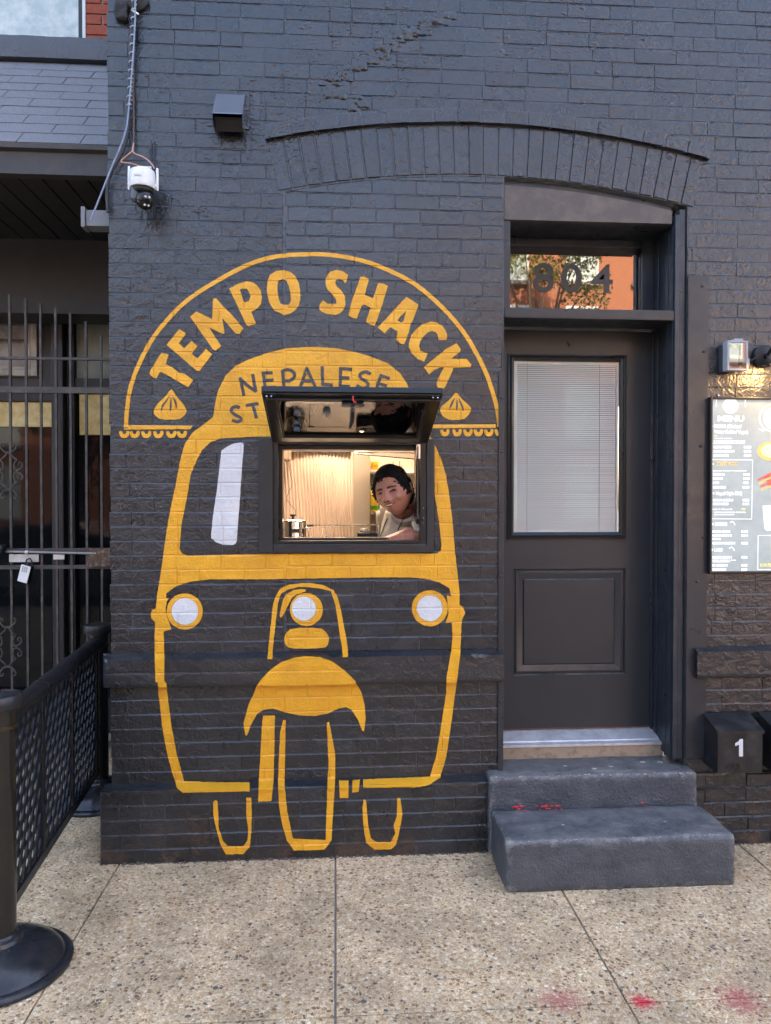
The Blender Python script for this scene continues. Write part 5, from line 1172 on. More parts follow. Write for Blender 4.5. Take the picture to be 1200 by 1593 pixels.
line([(1107, 715), (1171.5, 715.5), (1170, 807.5), (1106.5, 807)])
mtext('+', 1108, 724, 5); mtext('STREET FOOD', 1115, 724, 6, sx_=.66, bold=.0008, m='menu_gold')
bars([(1110, 1162, 732.3, 1.4), (1110, 1128, 738, 3.6), (1157, 1167, 738, 3.6), (1110, 1125, 744.5, 3.6), (1157, 1167, 744.5, 3.6), (1110, 1119, 751, 3.6), (1157, 1166, 751, 3.6), (1110, 1130, 758, 3.6), (1156, 1166, 758, 3.6)])
mtext('+ Nepali Style BBQ', 1109, 770, 5.5, sx_=.80, bold=.0006)
bars([(1110, 1141, 778, 3.6), (1156, 1166, 778, 3.6), (1110, 1135, 784, 3.6), (1156, 1166, 784, 3.6), (1112, 1161, 797, 1.6), (1112, 1143, 800.5, 1.6)])
mtext('make it a flavour for', 1109, 793.5, 3.2, sx_=.9); bars([(1154, 1160, 792, 2.6)], 'menu_yellow')
mtext('+ DRINKS', 1108, 818, 5.5, sx_=.75, bold=.0008)
bars([(1109, 1137, 827, 3.6), (1154, 1164, 827, 3.6), (1109, 1140, 833, 3.6), (1154, 1164, 833, 3.6), (1109, 1122, 838.5, 3.2), (1109, 1144, 845, 3.6), (1154, 1164, 845, 3.6)])
mtext('+ LASSI', 1107, 858, 5.5, sx_=.75, bold=.0008); line([(1135, 853), (1139, 851), (1142, 854), (1143, 857)], wpx=1.2, name='doodle'); line([(1136, 813), (1140, 811), (1143, 814), (1144, 817)], wpx=1.2, name='doodle')
bars([(1109, 1139, 867, 3.6), (1154, 1163, 867, 3.6), (1109, 1147, 871.5, 1.2), (1109, 1136, 874, 1.2), (1109, 1132, 879.5, 3.6), (1154, 1163, 879.5, 3.6), (1109, 1130, 886, 3.6), (1154, 1163, 886, 3.6)])
line([(1106, 890.5), (1200, 891)], wpx=.9)
disc(1203, 650, 22, 'menu_white', 'logo_ring', 1, 2); disc(1205, 651, 17, 'menu_white', 'logo_disc')
line([(1182, 667), (1187, 670), (1192, 668), (1198, 670)], wpx=2, name='scallop_mark')
disc(1198, 702, 20, 'menu_gold', 'plate_picture', .72); disc(1200, 701, 16, 'menu_white', 'plate_food', .68)
for i in range(4): line([(1179 + i * 2, 747 + i * 5), (1203 + i * 2, 735 + i * 6)], 'menu_gold' if i % 2 else 'menu_red', 3, 'skewer_picture')
for i in range(3): line([(1190 + i * 3, 744 + i * 5), (1204, 738 + i * 7)], 'menu_red', 3, 'skewer_picture')
MB().add([(mpx(*p)[0], PY, mpx(*p)[1]) for p in [(1187, 787), (1212, 785), (1210, 824), (1194, 826), (1190, 822)]], [(0, 1, 2, 3, 4)]).build('cup_picture', MT['menu_white'], mn, 0)
line([(1200, 833), (1180, 833), (1179.5, 886), (1200, 886.5)], wpx=.8); line([(1200, 833), (1230, 833)], wpx=.8)
mtext('SCAN FOR MENU', 1183, 881.5, 5, 'menu_yellow', sx_=.62, bold=.001)
MB().lathe([(.006, -.006), (.004, -.012)], (mpx(1122, 614)[0], 0, mpx(1122, 614)[1]), 10, 0, 'y').build('mount_screw', MT['aluminium'], mn)
# mailboxes
for k_, (pxa, pxb, num) in enumerate(((1100, 1187, '1'), (1188.5, 1275, None))):
    mb_ = thing('mailbox', (at(pxa + 40, 1205, 0).x, -.05, .34), 'black metal mailbox with white number 1 low on the wall' if k_ == 0 else 'black metal mailbox cut by the picture edge next to number 1', 'mailbox', 'mailboxes by the door')
    fa, fb_ = at(1117 if k_ == 0 else 1206, 1203, -.145), at(pxb, 1118, -.145)
    x0, x1, z0, z1 = fa.x, fb_.x, fa.z, at(1150, 1138, -.145).z
    zw = at(1105, 1112, -.02).z
    bdy = MB().add([(x0, -.145, z0), (x1, -.145, z0), (x1, -.145, z1), (x0, -.145, z1), (x0, -.012, z0), (x1, -.012, z0), (x1, -.012, zw), (x0, -.012, zw)], [(0, 1, 2, 3), (4, 7, 6, 5), (0, 3, 7, 4), (1, 5, 6, 2), (0, 4, 5, 1), (3, 2, 6, 7)])
    MT['mailbox'] = mat('scuffed black enamel', (.014, .014, .015), .38, 0, [(60, .1, .002)], (14, (.038, .037, .037), .5, .72), rvar=.1)
    bdy.build('body', MT['mailbox'], mb_, 0)
    MB().add([(x0 - .006, -.152, z1 - .012), (x1 + .006, -.152, z1 - .012), (x1 + .006, -.152, z1 + .004), (x0 - .006, -.152, z1 + .004), (x0 - .006, -.011, zw + .008), (x1 + .006, -.011, zw + .008), (x0 - .006, -.1495, z1 - .012), (x1 + .006, -.1495, z1 - .012)], [(0, 1, 2, 3), (3, 2, 5, 4), (0, 6, 7, 1)]).build('lid', MT['mailbox'], mb_, 0)
    if num:
        zq = at(1151, 1177, -.146).z; hq = at(1151, 1150, -.146).z - zq
        MB().prism([(at(a_, b_, -.147).x, at(a_, b_, -.147).z) for a_, b_ in [(1150.5, 1177), (1156.5, 1177), (1156.5, 1150), (1152, 1150), (1150, 1153.5), (1144.5, 1156.5), (1144.5, 1161), (1150.5, 1158.5)]], -.1465, -.1452).build('numeral', MT['white_paint'], mb_, 0)
        text('embossed_word', 'MAIL', .038, at(1129, 1197, -.146).x, at(1129, 1197, -.146).z, -.1455, MT['mailbox'], mb_, ext=.0012)
# ------------------------------------------------------------------ kitchen behind the service window
KX0, KX1, KY0, KY1, KZ0, KZ1 = -.95, .775, .225, 1.75, .18, 2.62
kr = MB()
kr.box(KX0 - .04, KX1 + .02, KY1, KY1 + .05, KZ0, KZ1); kr.box(KX0 - .04, KX0, KY0, KY1 - .0005, KZ0, KZ1); kr.box(KX1, KX1 + .012, KY0, KY1 - .0005, KZ0, KZ1); kr.box(KX0 - .04, KX1 + .012, KY0, KY1 + .05, KZ1 + .0005, KZ1 + .05)
tag(kr.build('kitchen_wall', MT['wall_kitchen'], None, 0), kind='structure')
tag(MB().box(KX0 - .04, KX1 + .012, KY0, KY1 + .05, KZ0 - .05, KZ0 - .0005).build('kitchen_floor', MT['kitchen_floor'], None, 0), kind='structure')
kl = thing('ceiling_lamp', (-.1, 1.0, KZ1), 'warm kitchen ceiling lamp out of sight above the service window', 'lamp')
MB().box(-.55, .35, .85, 1.10, KZ1 - .05, KZ1 - .001, .004).build('lamp_housing', MT['trim_white'], kl)
MB().box(-.53, .33, .87, 1.08, KZ1 - .058, KZ1 - .0505).build('diffuser', MT['tube_light'], kl, 0)
# corrugated steel splashback
cs_ = thing('corrugated_panel', (-.2, 1.40, 1.2), 'corrugated steel splashback glowing warm behind the serving window', 'splashback')
CY = 1.40; n_ = 420; xa, xb = at(395, 770, CY).x, at(548, 770, CY).x; zt_, zb_ = at(500, 703, CY).z, 1.1
v = []; nz_ = 24
for j in range(nz_ + 1):
    z_ = zb_ + (zt_ - zb_) * j / nz_
    for i in range(n_ + 1):
        x_ = xa + (xb - xa) * i / n_; bend = .010 * math.sin((z_ - 1.2) * 7 + x_ * 3)
        v.append((x_ + bend, CY + .0058 * math.sin(2 * math.pi * x_ / .0215) + .012 * math.sin(x_ * 9 + z_ * 6), z_))
f = [(j * (n_ + 1) + i, j * (n_ + 1) + i + 1, (j + 1) * (n_ + 1) + i + 1, (j + 1) * (n_ + 1) + i) for j in range(nz_) for i in range(n_)]
MT['warm_steel'] = mat('brushed corrugated steel', (.80, .68, .58), .26, .55)
MB().add(v, f).build('sheet', MT['warm_steel'], cs_, 180)
MB().box(xa, xb + .01, CY - .03, CY + .02, zt_ - .004, zt_ + .018, .003).build('top_rail', MT['steel'], cs_)
pst = thing('steel_post', (.15, 1.3, .2), 'bare steel post standing right of the corrugated panel', 'post')
lumpy_box(at(549, 770, 1.32).x, at(577, 770, 1.32).x, 1.30, 1.38, KZ0, KZ1 - .001, .02, .06, .003, 4).build('post_shaft', mat('warm dull steel', (.46, .40, .32), .42, .6, [(9, .2, .02)]), pst, 60)
ex = thing('extractor_duct', (-.42, 1.2, 1.9), 'small steel duct box at the top corner above the stockpot', 'duct')
a_, b_ = at(436, 716, 1.2), at(452, 694, 1.2); lumpy_box(a_.x - .3, b_.x, 1.12, 1.36, a_.z, b_.z + .25, .01, .05, .002, 6).build('duct_body', mat('warm duct', (.42, .32, .24), .45, .3), ex, 60)
# counter
ctz = at(457, 846, .45).z
ct = thing('serving_counter', (-.1, .4, KZ0), 'steel serving counter just inside the hatch below the stockpot', 'counter')
MB().box(KX0 + .001, KX1 - .001, KY0 + .005, .66, ctz - .035, ctz, .004).build('top', MT['steel'], ct)
MB().box(KX0 + .02, KX1 - .02, .60, .63, KZ0, ctz - .0355).build('front_panel', MT['steel'], ct, 0)
# stockpot
sp_ = thing('stockpot', tuple(at(457, 843, .45)), 'shiny steel stockpot with black lid knob in the serving window', 'pot')
pc = at(456, 840, .45); pr__ = (at(477, 820, .45).x - at(436, 820, .45).x) / 2; ph = at(457, 811, .45).z - ctz
MB().lathe([(pr__ * .97, .001), (pr__, .004), (pr__, ph * .30), (pr__ * 1.01, ph * .33), (pr__, ph * .36), (pr__, ph * .66), (pr__ * 1.01, ph * .69), (pr__, ph * .72), (pr__, ph)], (pc.x, .45, ctz), 40).build('body', MT['chrome'], sp_)
ld = MB().lathe([(pr__ * 1.03, ph - .003), (pr__ * 1.04, ph + .003), (pr__ * .96, ph + .008), (pr__ * .5, ph + .014), (.004, ph + .016)], (pc.x, .45, ctz), 40).build('lid', MT['chrome'], sp_)
MB().lathe([(.006, ph + .016), (.007, ph + .024), (.016, ph + .030), (.017, ph + .036), (.003, ph + .040)], (pc.x, .45, ctz), 16).build('knob', MT['rubber'], ld)
for s_ in (-1, 1): MB().tube([(pc.x + s_ * pr__, .42, ctz + ph * .7), (pc.x + s_ * (pr__ + .022), .425, ctz + ph * .68), (pc.x + s_ * (pr__ + .022), .475, ctz + ph * .68), (pc.x + s_ * pr__, .48, ctz + ph * .7)], .004, 8).build('handle', MT['steel'], sp_)
cable('hanging_wire', [at(449, 690, .40), at(448, 712, .40), at(451, 735, .40), at(456, 752, .40), at(451, 763, .40), at(445, 776, .40), at(452, 785, .40), at(461, 794, .40), at(459, 803, .42)], .0014, MT['cable_black'], 'thin dark wire zigzagging down to the stockpot lid', 'wire')
ladle = thing('skewer_rod', tuple(at(540, 817, .36)), 'thin steel rod with black grip lying level above the counter', 'rod')
MB().tube([at(489, 817, .36), at(589, 817, .36)], .0032, 8).build('shaft', MT['chrome'], ladle); MB().tube([at(478, 818, .36), at(488, 817, .36)], .006, 10).build('grip', MT['rubber'], ladle)
MB().tube([at(589, 817, .36), at(590, 846, .36)], .0032, 8).build('leg', MT['chrome'], ladle); MB().tube([at(480, 818, .362), at(480, 846, .362)], .0032, 8).build('leg', MT['chrome'], ladle)
sq = thing('squeeze_bottle', tuple(at(508, 844, .34)), 'white squeeze bottle tip peeking over the window sill', 'bottle')
q = at(508, 839, .34); MB().lathe([(.022, ctz - q.z), (.022, -.004), (.015, .002), (.012, .008)], (q.x, q.y, q.z), 20).build('body', MT['white_plastic'], sq); MB().lathe([(.010, .008), (.006, .012), (.003, .030), (.001, .031)], (q.x, q.y, q.z), 14).build('nozzle', MT['white_plastic'], sq)
tr_ = thing('utensil_tray', tuple(at(572, 843, .42)), 'black tray holding steel utensils beside the man', 'tray')
a_, b_ = at(556, 845, .42), at(588, 829, .42)
MB().box(a_.x, b_.x, .40, .50, ctz, b_.z, .004).build('tray', MT['rubber'], tr_)
MB().tube([at(560, 826, .40), at(586, 829, .395)], .005, 8).build('spoon', MT['chrome'], tr_); MB().lathe([(.02, 0), (.018, .012), (.004, .016)], tuple(at(566, 826, .43)), 16).build('lid', MT['steel'], tr_)
# shelves with packs at the back right
def shelf(py, px0, px1, Y, label):
    t_ = thing('wall_shelf', tuple(at(px0, py, Y)), label, 'shelf'); a_, b_ = at(px0, py, Y), at(px1, py, Y)
    MB().box(a_.x, KX1 - .01, Y, KY1 - .002, a_.z - .018, a_.z, .003).build('board', MT['trim_white'], t_); MB().tube([(a_.x + .02, Y + .05, a_.z - .02), (a_.x + .02, KY1 - .01, a_.z - .10)], .006, 6).build('bracket', MT['steel'], t_); return a_
s1_ = shelf(731, 566, 640, 1.40, 'upper white shelf holding yellow packs behind the man'); s2_ = shelf(796, 570, 640, 1.35, 'lower white shelf holding a green and yellow bottle')
def pack(px0, px1, z0, h_, Y, m, label, name='food_pack'):
    x0, x1 = at(px0, 750, Y).x, at(px1, 750, Y).x; t_ = thing(name, ((x0 + x1) / 2, Y, z0), label, 'pack'); lumpy_box(x0, x1, Y, Y + .10, z0 + .001, z0 + h_, .008, .02, .003, 20).build('bag', MT[m], t_, 60); MB().box(x0 + .01, x1 - .01, Y - .004, Y + .001, z0 + h_ * .35, z0 + h_ * .62).build('label_band', MT['trim_white'] if m != 'plate_yellow' else mat('amber print', (.60, .25, .02), .5), t_, 0)
pack(568, 578, s1_.z, .075, 1.42, 'plate_yellow', 'yellow food pack at the left end of the upper shelf'); pack(579, 590, s1_.z, .06, 1.44, 'plate_yellow', 'second yellow food pack from the left on the upper shelf'); pack(559, 566.5, s1_.z - .0, .09, 1.40, 'pack_red', 'red pack peeking beside the steel post')
bt = thing('sauce_bottle', (at(580, 795, 1.37).x, 1.40, s2_.z), 'green capped yellow bottle on the lower shelf by the man', 'bottle')
bx_ = at(580, 795, 1.40).x
MB().lathe([(.036, .001), (.038, .01), (.038, .10), (.03, .125), (.014, .14)], (bx_, 1.40, s2_.z), 22).build('body', MT['plate_yellow'], bt); MB().lathe([(.014, .1405), (.017, .142), (.017, .165), (.012, .17)], (bx_, 1.40, s2_.z), 16).build('cap', MT['pack_green'], bt); MB().lathe([(.0385, .012), (.0388, .014), (.0388, .036), (.0385, .038)], (bx_, 1.40, s2_.z), 22).build('band', MT['pack_green'], bt)
fr_ = thing('grey_cabinet', (at(575, 770, 1.55).x, 1.6, s2_.z), 'grey metal cabinet door behind the shelves', 'cabinet')
a_, b_ = at(566, 790, 1.6), at(600, 745, 1.6); MB().box(a_.x, b_.x, 1.62, KY1 - .002, a_.z, b_.z, .006).build('cabinet_body', mat('grey cabinet', (.22, .20, .18), .5), fr_)
rk = thing('wire_rack', tuple(at(600, 715, .75)), 'overhead wire rack with a tilted underside above the man', 'rack')
a_, b_ = at(552, 703, .8), at(660, 722, .8)
MB().add([(a_.x, .75, at(552, 707, .75).z), (KX1 - .002, .75, at(660, 722, .75).z), (KX1 - .002, 1.2, at(660, 722, .75).z + .10), (a_.x, 1.2, at(552, 707, .75).z + .10), (a_.x, .75, at(552, 707, .75).z + .006), (KX1 - .002, .75, at(660, 722, .75).z + .006)], [(0, 1, 2, 3), (0, 1, 5, 4)]).build('tray_plate', MT['steel'], rk, 0)
for i in range(7):
    x_ = a_.x + .02 + i * .075; MB().tube([(x_, .74, at(560, 706, .75).z + .03), (x_ + .03, 1.1, at(560, 706, .75).z + .10)], .003, 6).build('wire_rod', MT['chrome'], rk)
MB().tube([at(557, 704, .72), at(660, 705, .72)], .004, 8).build('rail', MT['chrome'], rk)
for i, px in enumerate((612, 622)):
    p = at(px, 717, 1.0); hk = MB().tube([p, p + Vector((0, 0, -.03)), p + Vector((.008, 0, -.04)), p + Vector((.016, 0, -.03))], .0025, 6).build('hook', MT['chrome'], rk)

# ------------------------------------------------------------------ the man leaning in the window
def head_pts(P):
    """P: unit sphere points (n,3) -> head in its own frame: x to the side, -y forward, z up"""
    x, y, z = P[:, 0] * .083, P[:, 1] * .096, P[:, 2] * .118
    t = np.clip(-z / .118, 0, 1); x = x * (1 - .20 * t ** 2.4); y = np.where(y > 0, y * (1 - .35 * t ** 1.5), y)
    z = np.where((z < 0) & (y < 0), z * (1.0), z)
    front = np.clip(-P[:, 1] * 1.6, 0, 1); ax = np.abs(x)
    G = lambda a, sa, b, sb: np.exp(-(a / sa) ** 2 - (b / sb) ** 2)
    d = np.zeros_like(x)
    d += .012 * G(x, .030, z + .05, .05)                      # face forward
    d += .018 * G(x, .0135, z + .030, .014) + .012 * np.exp(-(x / .009) ** 2) * np.clip(1 - np.abs(z + .008) / .03, 0, 1)
    d += .011 * G(ax - .0165, .008, z + .036, .009)
    d -= .009 * G(ax - .032, .015, z - .006, .010)
    d += .006 * G(ax - .030, .022, z - .026, .009)
    d += .013 * G(ax - .043, .019, z + .028, .019)
    d += .006 * G(x, .030, z + .060, .013) - .005 * G(x, .027, z + .059, .0045)
    d -= .005 * G(ax - .040, .007, z + .050, .016)            # smile folds
    d += .008 * G(x, .022, z + .098, .014)
    y = y - 1.35 * d * front
    x = x + np.sign(x) * .007 * np.exp(-((z + .035) / .035) ** 2) * np.clip(1 - np.abs(P[:, 1]), 0, 1) ** .5
    return np.stack([x, y, z], 1)
def sphere(nu, nv):
    v = []; f = []
    for j in range(nv + 1):
        b_ = math.pi * j / nv
        for i in range(nu): a_ = 2 * math.pi * i / nu; v.append((math.sin(b_) * math.sin(a_), -math.sin(b_) * math.cos(a_), math.cos(b_)))
    for j in range(nv):
        for i in range(nu): f.append((j * nu + i, j * nu + (i + 1) % nu, (j + 1) * nu + (i + 1) % nu, (j + 1) * nu + i))
    return np.array(v), f
SV, SF = sphere(96, 72)
hc = at(612, 763, .07)
HM = Matrix.Translation(hc) @ Matrix.Rotation(R(-27), 4, 'Z') @ Matrix.Rotation(R(-13), 4, 'Y') @ Matrix.Rotation(R(8), 4, 'X')
mb = MB(); mb.add([HM @ Vector(p) for p in head_pts(SV)], SF)
for s_ in (-1, 1):                            # ears
    e = SV * np.array([.010, .020, .033]); E2 = Matrix.Translation((s_ * .086, .012, -.006)) @ Matrix.Rotation(s_ * R(24), 4, 'Z') @ Matrix.Rotation(R(-8), 4, 'X')
    mb.add([HM @ (E2 @ Vector(p)) for p in e], SF)
def limb(pts, rad, n=20, flat=1.): mb.tube(pts, rad, n, 0, True, flat)
nk0 = HM @ Vector((0, .045, -.055)); chest = Vector((hc.x + .10, .31, 1.575))
ls = Vector((hc.x + .185, .23, 1.625)); rs = Vector((hc.x + .012, .42, 1.60))
limb([nk0, nk0.lerp(chest, .35), nk0.lerp(chest, .7), chest + Vector((0, 0, .03))], [.054, .054, .062, .085])
limb([chest + Vector((0, 0, .075)), chest + Vector((0, .01, .03)), chest + Vector((0, .02, -.06)), chest + Vector((0, .05, -.2)), chest + Vector((-.01, .10, -.42)), chest + Vector((-.01, .12, -.55))], [.06, .105, .125, .135, .14, .15], 28, .85)
limb([rs.lerp(ls, -.02), rs, rs.lerp(ls, .5) + Vector((0, 0, .03)), ls, rs.lerp(ls, 1.02)], [.03, .062, .075, .066, .03])
el = Vector((hc.x + .150, .085, 1.502)); wr = Vector((hc.x - .08, .075, 1.445))
limb([ls, ls.lerp(el, .35) + Vector((.012, 0, 0)), ls.lerp(el, .75) + Vector((.006, 0, 0)), el], [.060, .056, .050, .046])
limb([el + Vector((.01, .01, 0)), el.lerp(wr, .25) + Vector((0, 0, .006)), el.lerp(wr, .6), wr], [.046, .052, .043, .030])
hnd = wr + Vector((-.045, -.002, -.004)); limb([wr, wr.lerp(hnd, .6), hnd, hnd + Vector((-.035, 0, -.002))], [.028, .036, .042, .034], 16, .55)
for k_, (dy, ln) in enumerate(((-.030, .062), (-.011, .072), (.009, .068), (.028, .054))):
    b0 = hnd + Vector((-.030, dy, 0)); limb([b0, b0 + Vector((-ln * .5, 0, .002)), b0 + Vector((-ln * .85, 0, -.006)), b0 + Vector((-ln, 0, -.014))], [.0095, .009, .0085, .007], 10)
b0 = hnd + Vector((.005, -.032, 0)); limb([b0, b0 + Vector((-.022, -.022, .002)), b0 + Vector((-.045, -.028, -.004))], [.012, .0105, .008], 10)
re = rs + Vector((-.03, .06, -.27)); limb([rs, rs.lerp(re, .5), re], [.058, .05, .043]); rw = re + Vector((.05, -.07, -.20)); limb([re, re.lerp(rw, .4), rw], [.043, .042, .029])
limb([rw, rw + Vector((.01, -.02, -.05)), rw + Vector((.015, -.03, -.09))], [.028, .040, .034], 14, .6)
for k_, dx in enumerate((-.028, -.010, .009, .027)):
    b0 = rw + Vector((.015 + dx, -.03, -.08)); limb([b0, b0 + Vector((0, -.005, -.03)), b0 + Vector((0, -.002, -.062))], [.0095, .009, .007], 10)
b0 = rw + Vector((.045, -.03, -.04)); limb([b0, b0 + Vector((.022, -.015, -.02)), b0 + Vector((.028, -.02, -.04))], [.011, .010, .008], 10)
hip = chest + Vector((-.01, .12, -.52))
for s_ in (-1, 1):
    h_ = hip + Vector((s_ * .09, 0, 0)); kn = Vector((h_.x + s_ * .01, h_.y + .02, (h_.z + KZ0) / 2 + .02)); an_ = Vector((h_.x + s_ * .01, h_.y + .06, KZ0 + .06))
    limb([h_, h_.lerp(kn, .5), kn, kn.lerp(an_, .4), an_], [.09, .078, .058, .055, .04]); limb([an_ + Vector((0, .03, -.03)), an_ + Vector((0, -.06, -.03)), an_ + Vector((0, -.16, -.04))], [.035, .038, .025])
raw = mb.mesh('person', [MT['skin'], MT['lips_and_folds'], MT['dark_eye'], MT['brow'], MT['teeth'], MT['trousers']], 0)
tmp = bpy.data.objects.new('person', raw); C.objects.link(tmp)
rmod = tmp.modifiers.new('r', 'REMESH'); rmod.mode = 'VOXEL'; rmod.voxel_size = .0031; rmod.use_smooth_shade = True
dg = bpy.context.evaluated_depsgraph_get(); pm = bpy.data.meshes.new_from_object(tmp.evaluated_get(dg)); bpy.data.objects.remove(tmp)
pm.name = 'person'
# face detail needs a finer skin: subdivide the faces of the face, then colour by region
pm.materials.clear()
for k_ in ('skin', 'lips_and_folds', 'dark_eye', 'brow', 'teeth', 'trousers'): pm.materials.append(MT[k_])
bm = bmesh.new(); bm.from_mesh(pm); HI = HM.inverted()
sel = set()
for f_ in bm.faces:
    c_ = HI @ f_.calc_center_median()
    if c_.y < -.035 and abs(c_.x) < .075 and -.115 < c_.z < .06: sel.update(f_.edges)
bmesh.ops.subdivide_edges(bm, edges=list(sel), cuts=2, use_grid_fill=True)
hsv = bm.verts
for f_ in bm.faces:
    f_.smooth = True
    w_ = f_.calc_center_median(); c_ = HI @ w_; ax = abs(c_.x); mi = 0
    if c_.y < -.05:
        mw = c_.z + .059 - 4.5 * c_.x ** 2
        if (c_.x / .0185) ** 2 + (mw / .0030) ** 2 < 1: mi = 4
        elif (c_.x / .030) ** 2 + (mw / .0085) ** 2 < 1: mi = 1
        if ((ax - .0325) / .0165) ** 2 + ((c_.z - .004 + 12 * (ax - .0325) ** 2) / .0046) ** 2 < 1: mi = 2
        if ((ax - .0085) / .0045) ** 2 + ((c_.z + .0415) / .0028) ** 2 < 1: mi = 3  # nostril shade painted on as dark spots
        if abs(ax - (.026 + .42 * max(0, -.034 - c_.z))) < .0016 and -.066 < c_.z < -.036: mi = 1  # smile fold shade painted on as darker lines
        if ((ax - .0325) / .017) ** 2 + ((c_.z + .0065) / .0016) ** 2 < 1: mi = 1  # same fold colour drawn as a line under each eye
        bz = c_.z - .0235 + 9 * (ax - .030) ** 2
        if .012 < ax < .052 and abs(bz) < .0050 * (1 - .4 * (ax - .012) / .04): mi = 3
    if w_.z < chest.z - .47 and mi == 0: mi = 5
    f_.material_index = mi
bm.to_mesh(pm)
person = link('person', pm); tag(person, 'smiling man with black hair in pale shirt and cream apron leaning in the window', 'person')
# clothes are offset copies of the skin
def garment(name, test, off, m, th=.0):
    bm2 = bmesh.new(); bm2.from_mesh(pm); bm2.normal_update()
    dele = [f_ for f_ in bm2.faces if not test(f_.calc_center_median(), f_.normal)]
    bmesh.ops.delete(bm2, geom=dele, context='FACES')
    for v_ in bm2.verts:
        nz_ = noise.noise(Vector(v_.co) * 14) * .006 + noise.noise(Vector(v_.co) * 30) * .002; edge = any(e_.is_boundary for e_ in v_.link_edges); v_.co += v_.normal * (off * (.45 if edge else 1) + nz_ * (0 if edge else 1))
    bmesh.ops.smooth_vert(bm2, verts=bm2.verts[:], factor=.5, use_axis_x=True, use_axis_y=True, use_axis_z=True)
    me = bpy.data.meshes.new(name); bm2.to_mesh(me); bm2.free(); me.materials.clear(); me.materials.append(m); me.polygons.foreach_set('material_index', [0] * len(me.polygons)); return link(name, me, person)
el_d = (el - ls)
def is_shirt(c, n):
    h_ = HI @ c
    if h_.z > -.128 and abs(h_.x) < .115 and -.2 < h_.y < .06: return False
    if h_.length < .125 or (h_ - Vector((0, .02, -.10))).length < .062: return False
    if c.z < chest.z - .48: return False
    if (c - hnd).length < .16 or (c - rw).length < .14: return False
    dl_ = (c - ls).dot(el_d) / el_d.length_squared
    side = c.x - (ls.x - .02)
    dn = ((c - nk0).cross((chest - nk0).normalized())).length; tn = (c - nk0).dot((chest - nk0).normalized()) / (chest - nk0).length
    if tn < .42 and dn < .085: return False
    de = (el - wr).normalized(); ta = (c - wr).dot(de) / (el - wr).length; da = ((c - wr) - de * (c - wr).dot(de)).length
    if -.5 < ta < .80 and da < .060 and c.y < .18: return False
    if dl_ > 1.15 and ((c - ls) - el_d * dl_).length < .075 and c.y < .25: return False
    return True
garment('shirt', is_shirt, .011, MT['shirt'])
def is_apron(c, n): return is_shirt(c, n) and n.y < .15 and abs(c.x - chest.x + .055) < .115 and c.z < chest.z + .085 and c.y < .42 and (c - ls).length > .085
garment('apron', is_apron, .019, MT['apron'])
bpy.context.view_layer.update(); dg = bpy.context.evaluated_depsgraph_get()
for pts in ([(603, 806), (599, 815), (595, 826), (592, 836)], [(629, 804), (626, 811), (622, 818), (619, 825)]):   # neck straps lying on the cloth
    pp = []
    for (px, py) in smooth([Vector(p) for p in pts], False, 1):
        dr_ = _ray(px, py).normalized(); o_ = at(px, py, .20 if py > 820 else .09); hit = S.ray_cast(dg, o_, dr_)
        if hit[0] and hit[4].name.split('.')[0] in ('person', 'shirt', 'apron'): pp.append(hit[1] - dr_ * .002)
    if len(pp) > 1: MB().tube(pp, .0028, 6).build('apron_strap', MT['rubber'], person)
# hair: a shell over the crown that sinks into the skin along the hairline
def hairline(P):
    x, y, z = P[:, 0], P[:, 1], P[:, 2]
    a_ = np.arctan2(np.abs(x), -y)                    # 0 at the face, pi at the back
    return np.interp(a_, [0, .30, .62, .85, 1.05, 1.30, 1.55, 1.9, 2.4, 3.15], [.070, .067, .058, .034, -.004, -.034, .022, -.070, -.105, -.110])
HV, HF = sphere(150, 110)
hp = head_pts(HV); hl = hp[:, 2] - hairline(hp) + np.array([.007 * noise.noise(Vector((p[0] * 60, p[1] * 60, 4))) + .004 * noise.noise(Vector((p[0] * 160, p[1] * 160, 9))) for p in hp])
nv_ = HV / np.linalg.norm(HV, axis=1)[:, None]
off = np.clip(hl / .022, 0, 1) ** .6 * .017 - .004
wig = np.array([noise.noise(Vector(p) * 42) * .0045 + noise.noise(Vector((p[0] * 90, p[1] * 40, p[2] * 60))) * .003 for p in hp]) * np.clip(hl / .012, 0, 1)
off = off * .95 + wig * .5 + np.array([.006 * noise.noise(Vector(p) * 22) for p in hp]) * np.clip(hl / .02, 0, 1)
hq = hp + nv_ * off[:, None]
keepf = [f_ for f_ in HF if all(hl[i] > -.006 for i in f_)]
hm_ = MB().add([HM @ Vector(p) for p in hq], keepf)
hair = hm_.build('hair', MT['hair'], person, 180)
bmh = bmesh.new(); bmh.from_mesh(hair.data); bmesh.ops.delete(bmh, geom=[v_ for v_ in bmh.verts if not v_.link_faces], context='VERTS'); bmh.to_mesh(hair.data); bmh.free()
cur = MB(); rr = random.Random(4)
idx = [i for i in range(len(hp)) if -.002 < hl[i] < .034 and HV[i][1] < .5]
for _ in range(260):
    i = rr.choice(idx); p = Vector(hq[i]); n_ = Vector(nv_[i]); t_ = n_.cross(Vector((rr.uniform(-1, 1), rr.uniform(-1, 1), rr.uniform(-1, 1)))).normalized(); s_ = rr.uniform(.004, .009)
    cur.tube([HM @ (p - n_ * .003), HM @ (p + n_ * .004 + t_ * s_), HM @ (p + n_ * .002 + t_ * s_ * 1.8), HM @ (p - n_ * .004 + t_ * s_ * 2.2)], [.004, .0036, .003, .001], 5)
tag(cur.build('hair_curls', MT['hair'], person, 180), kind='stuff')

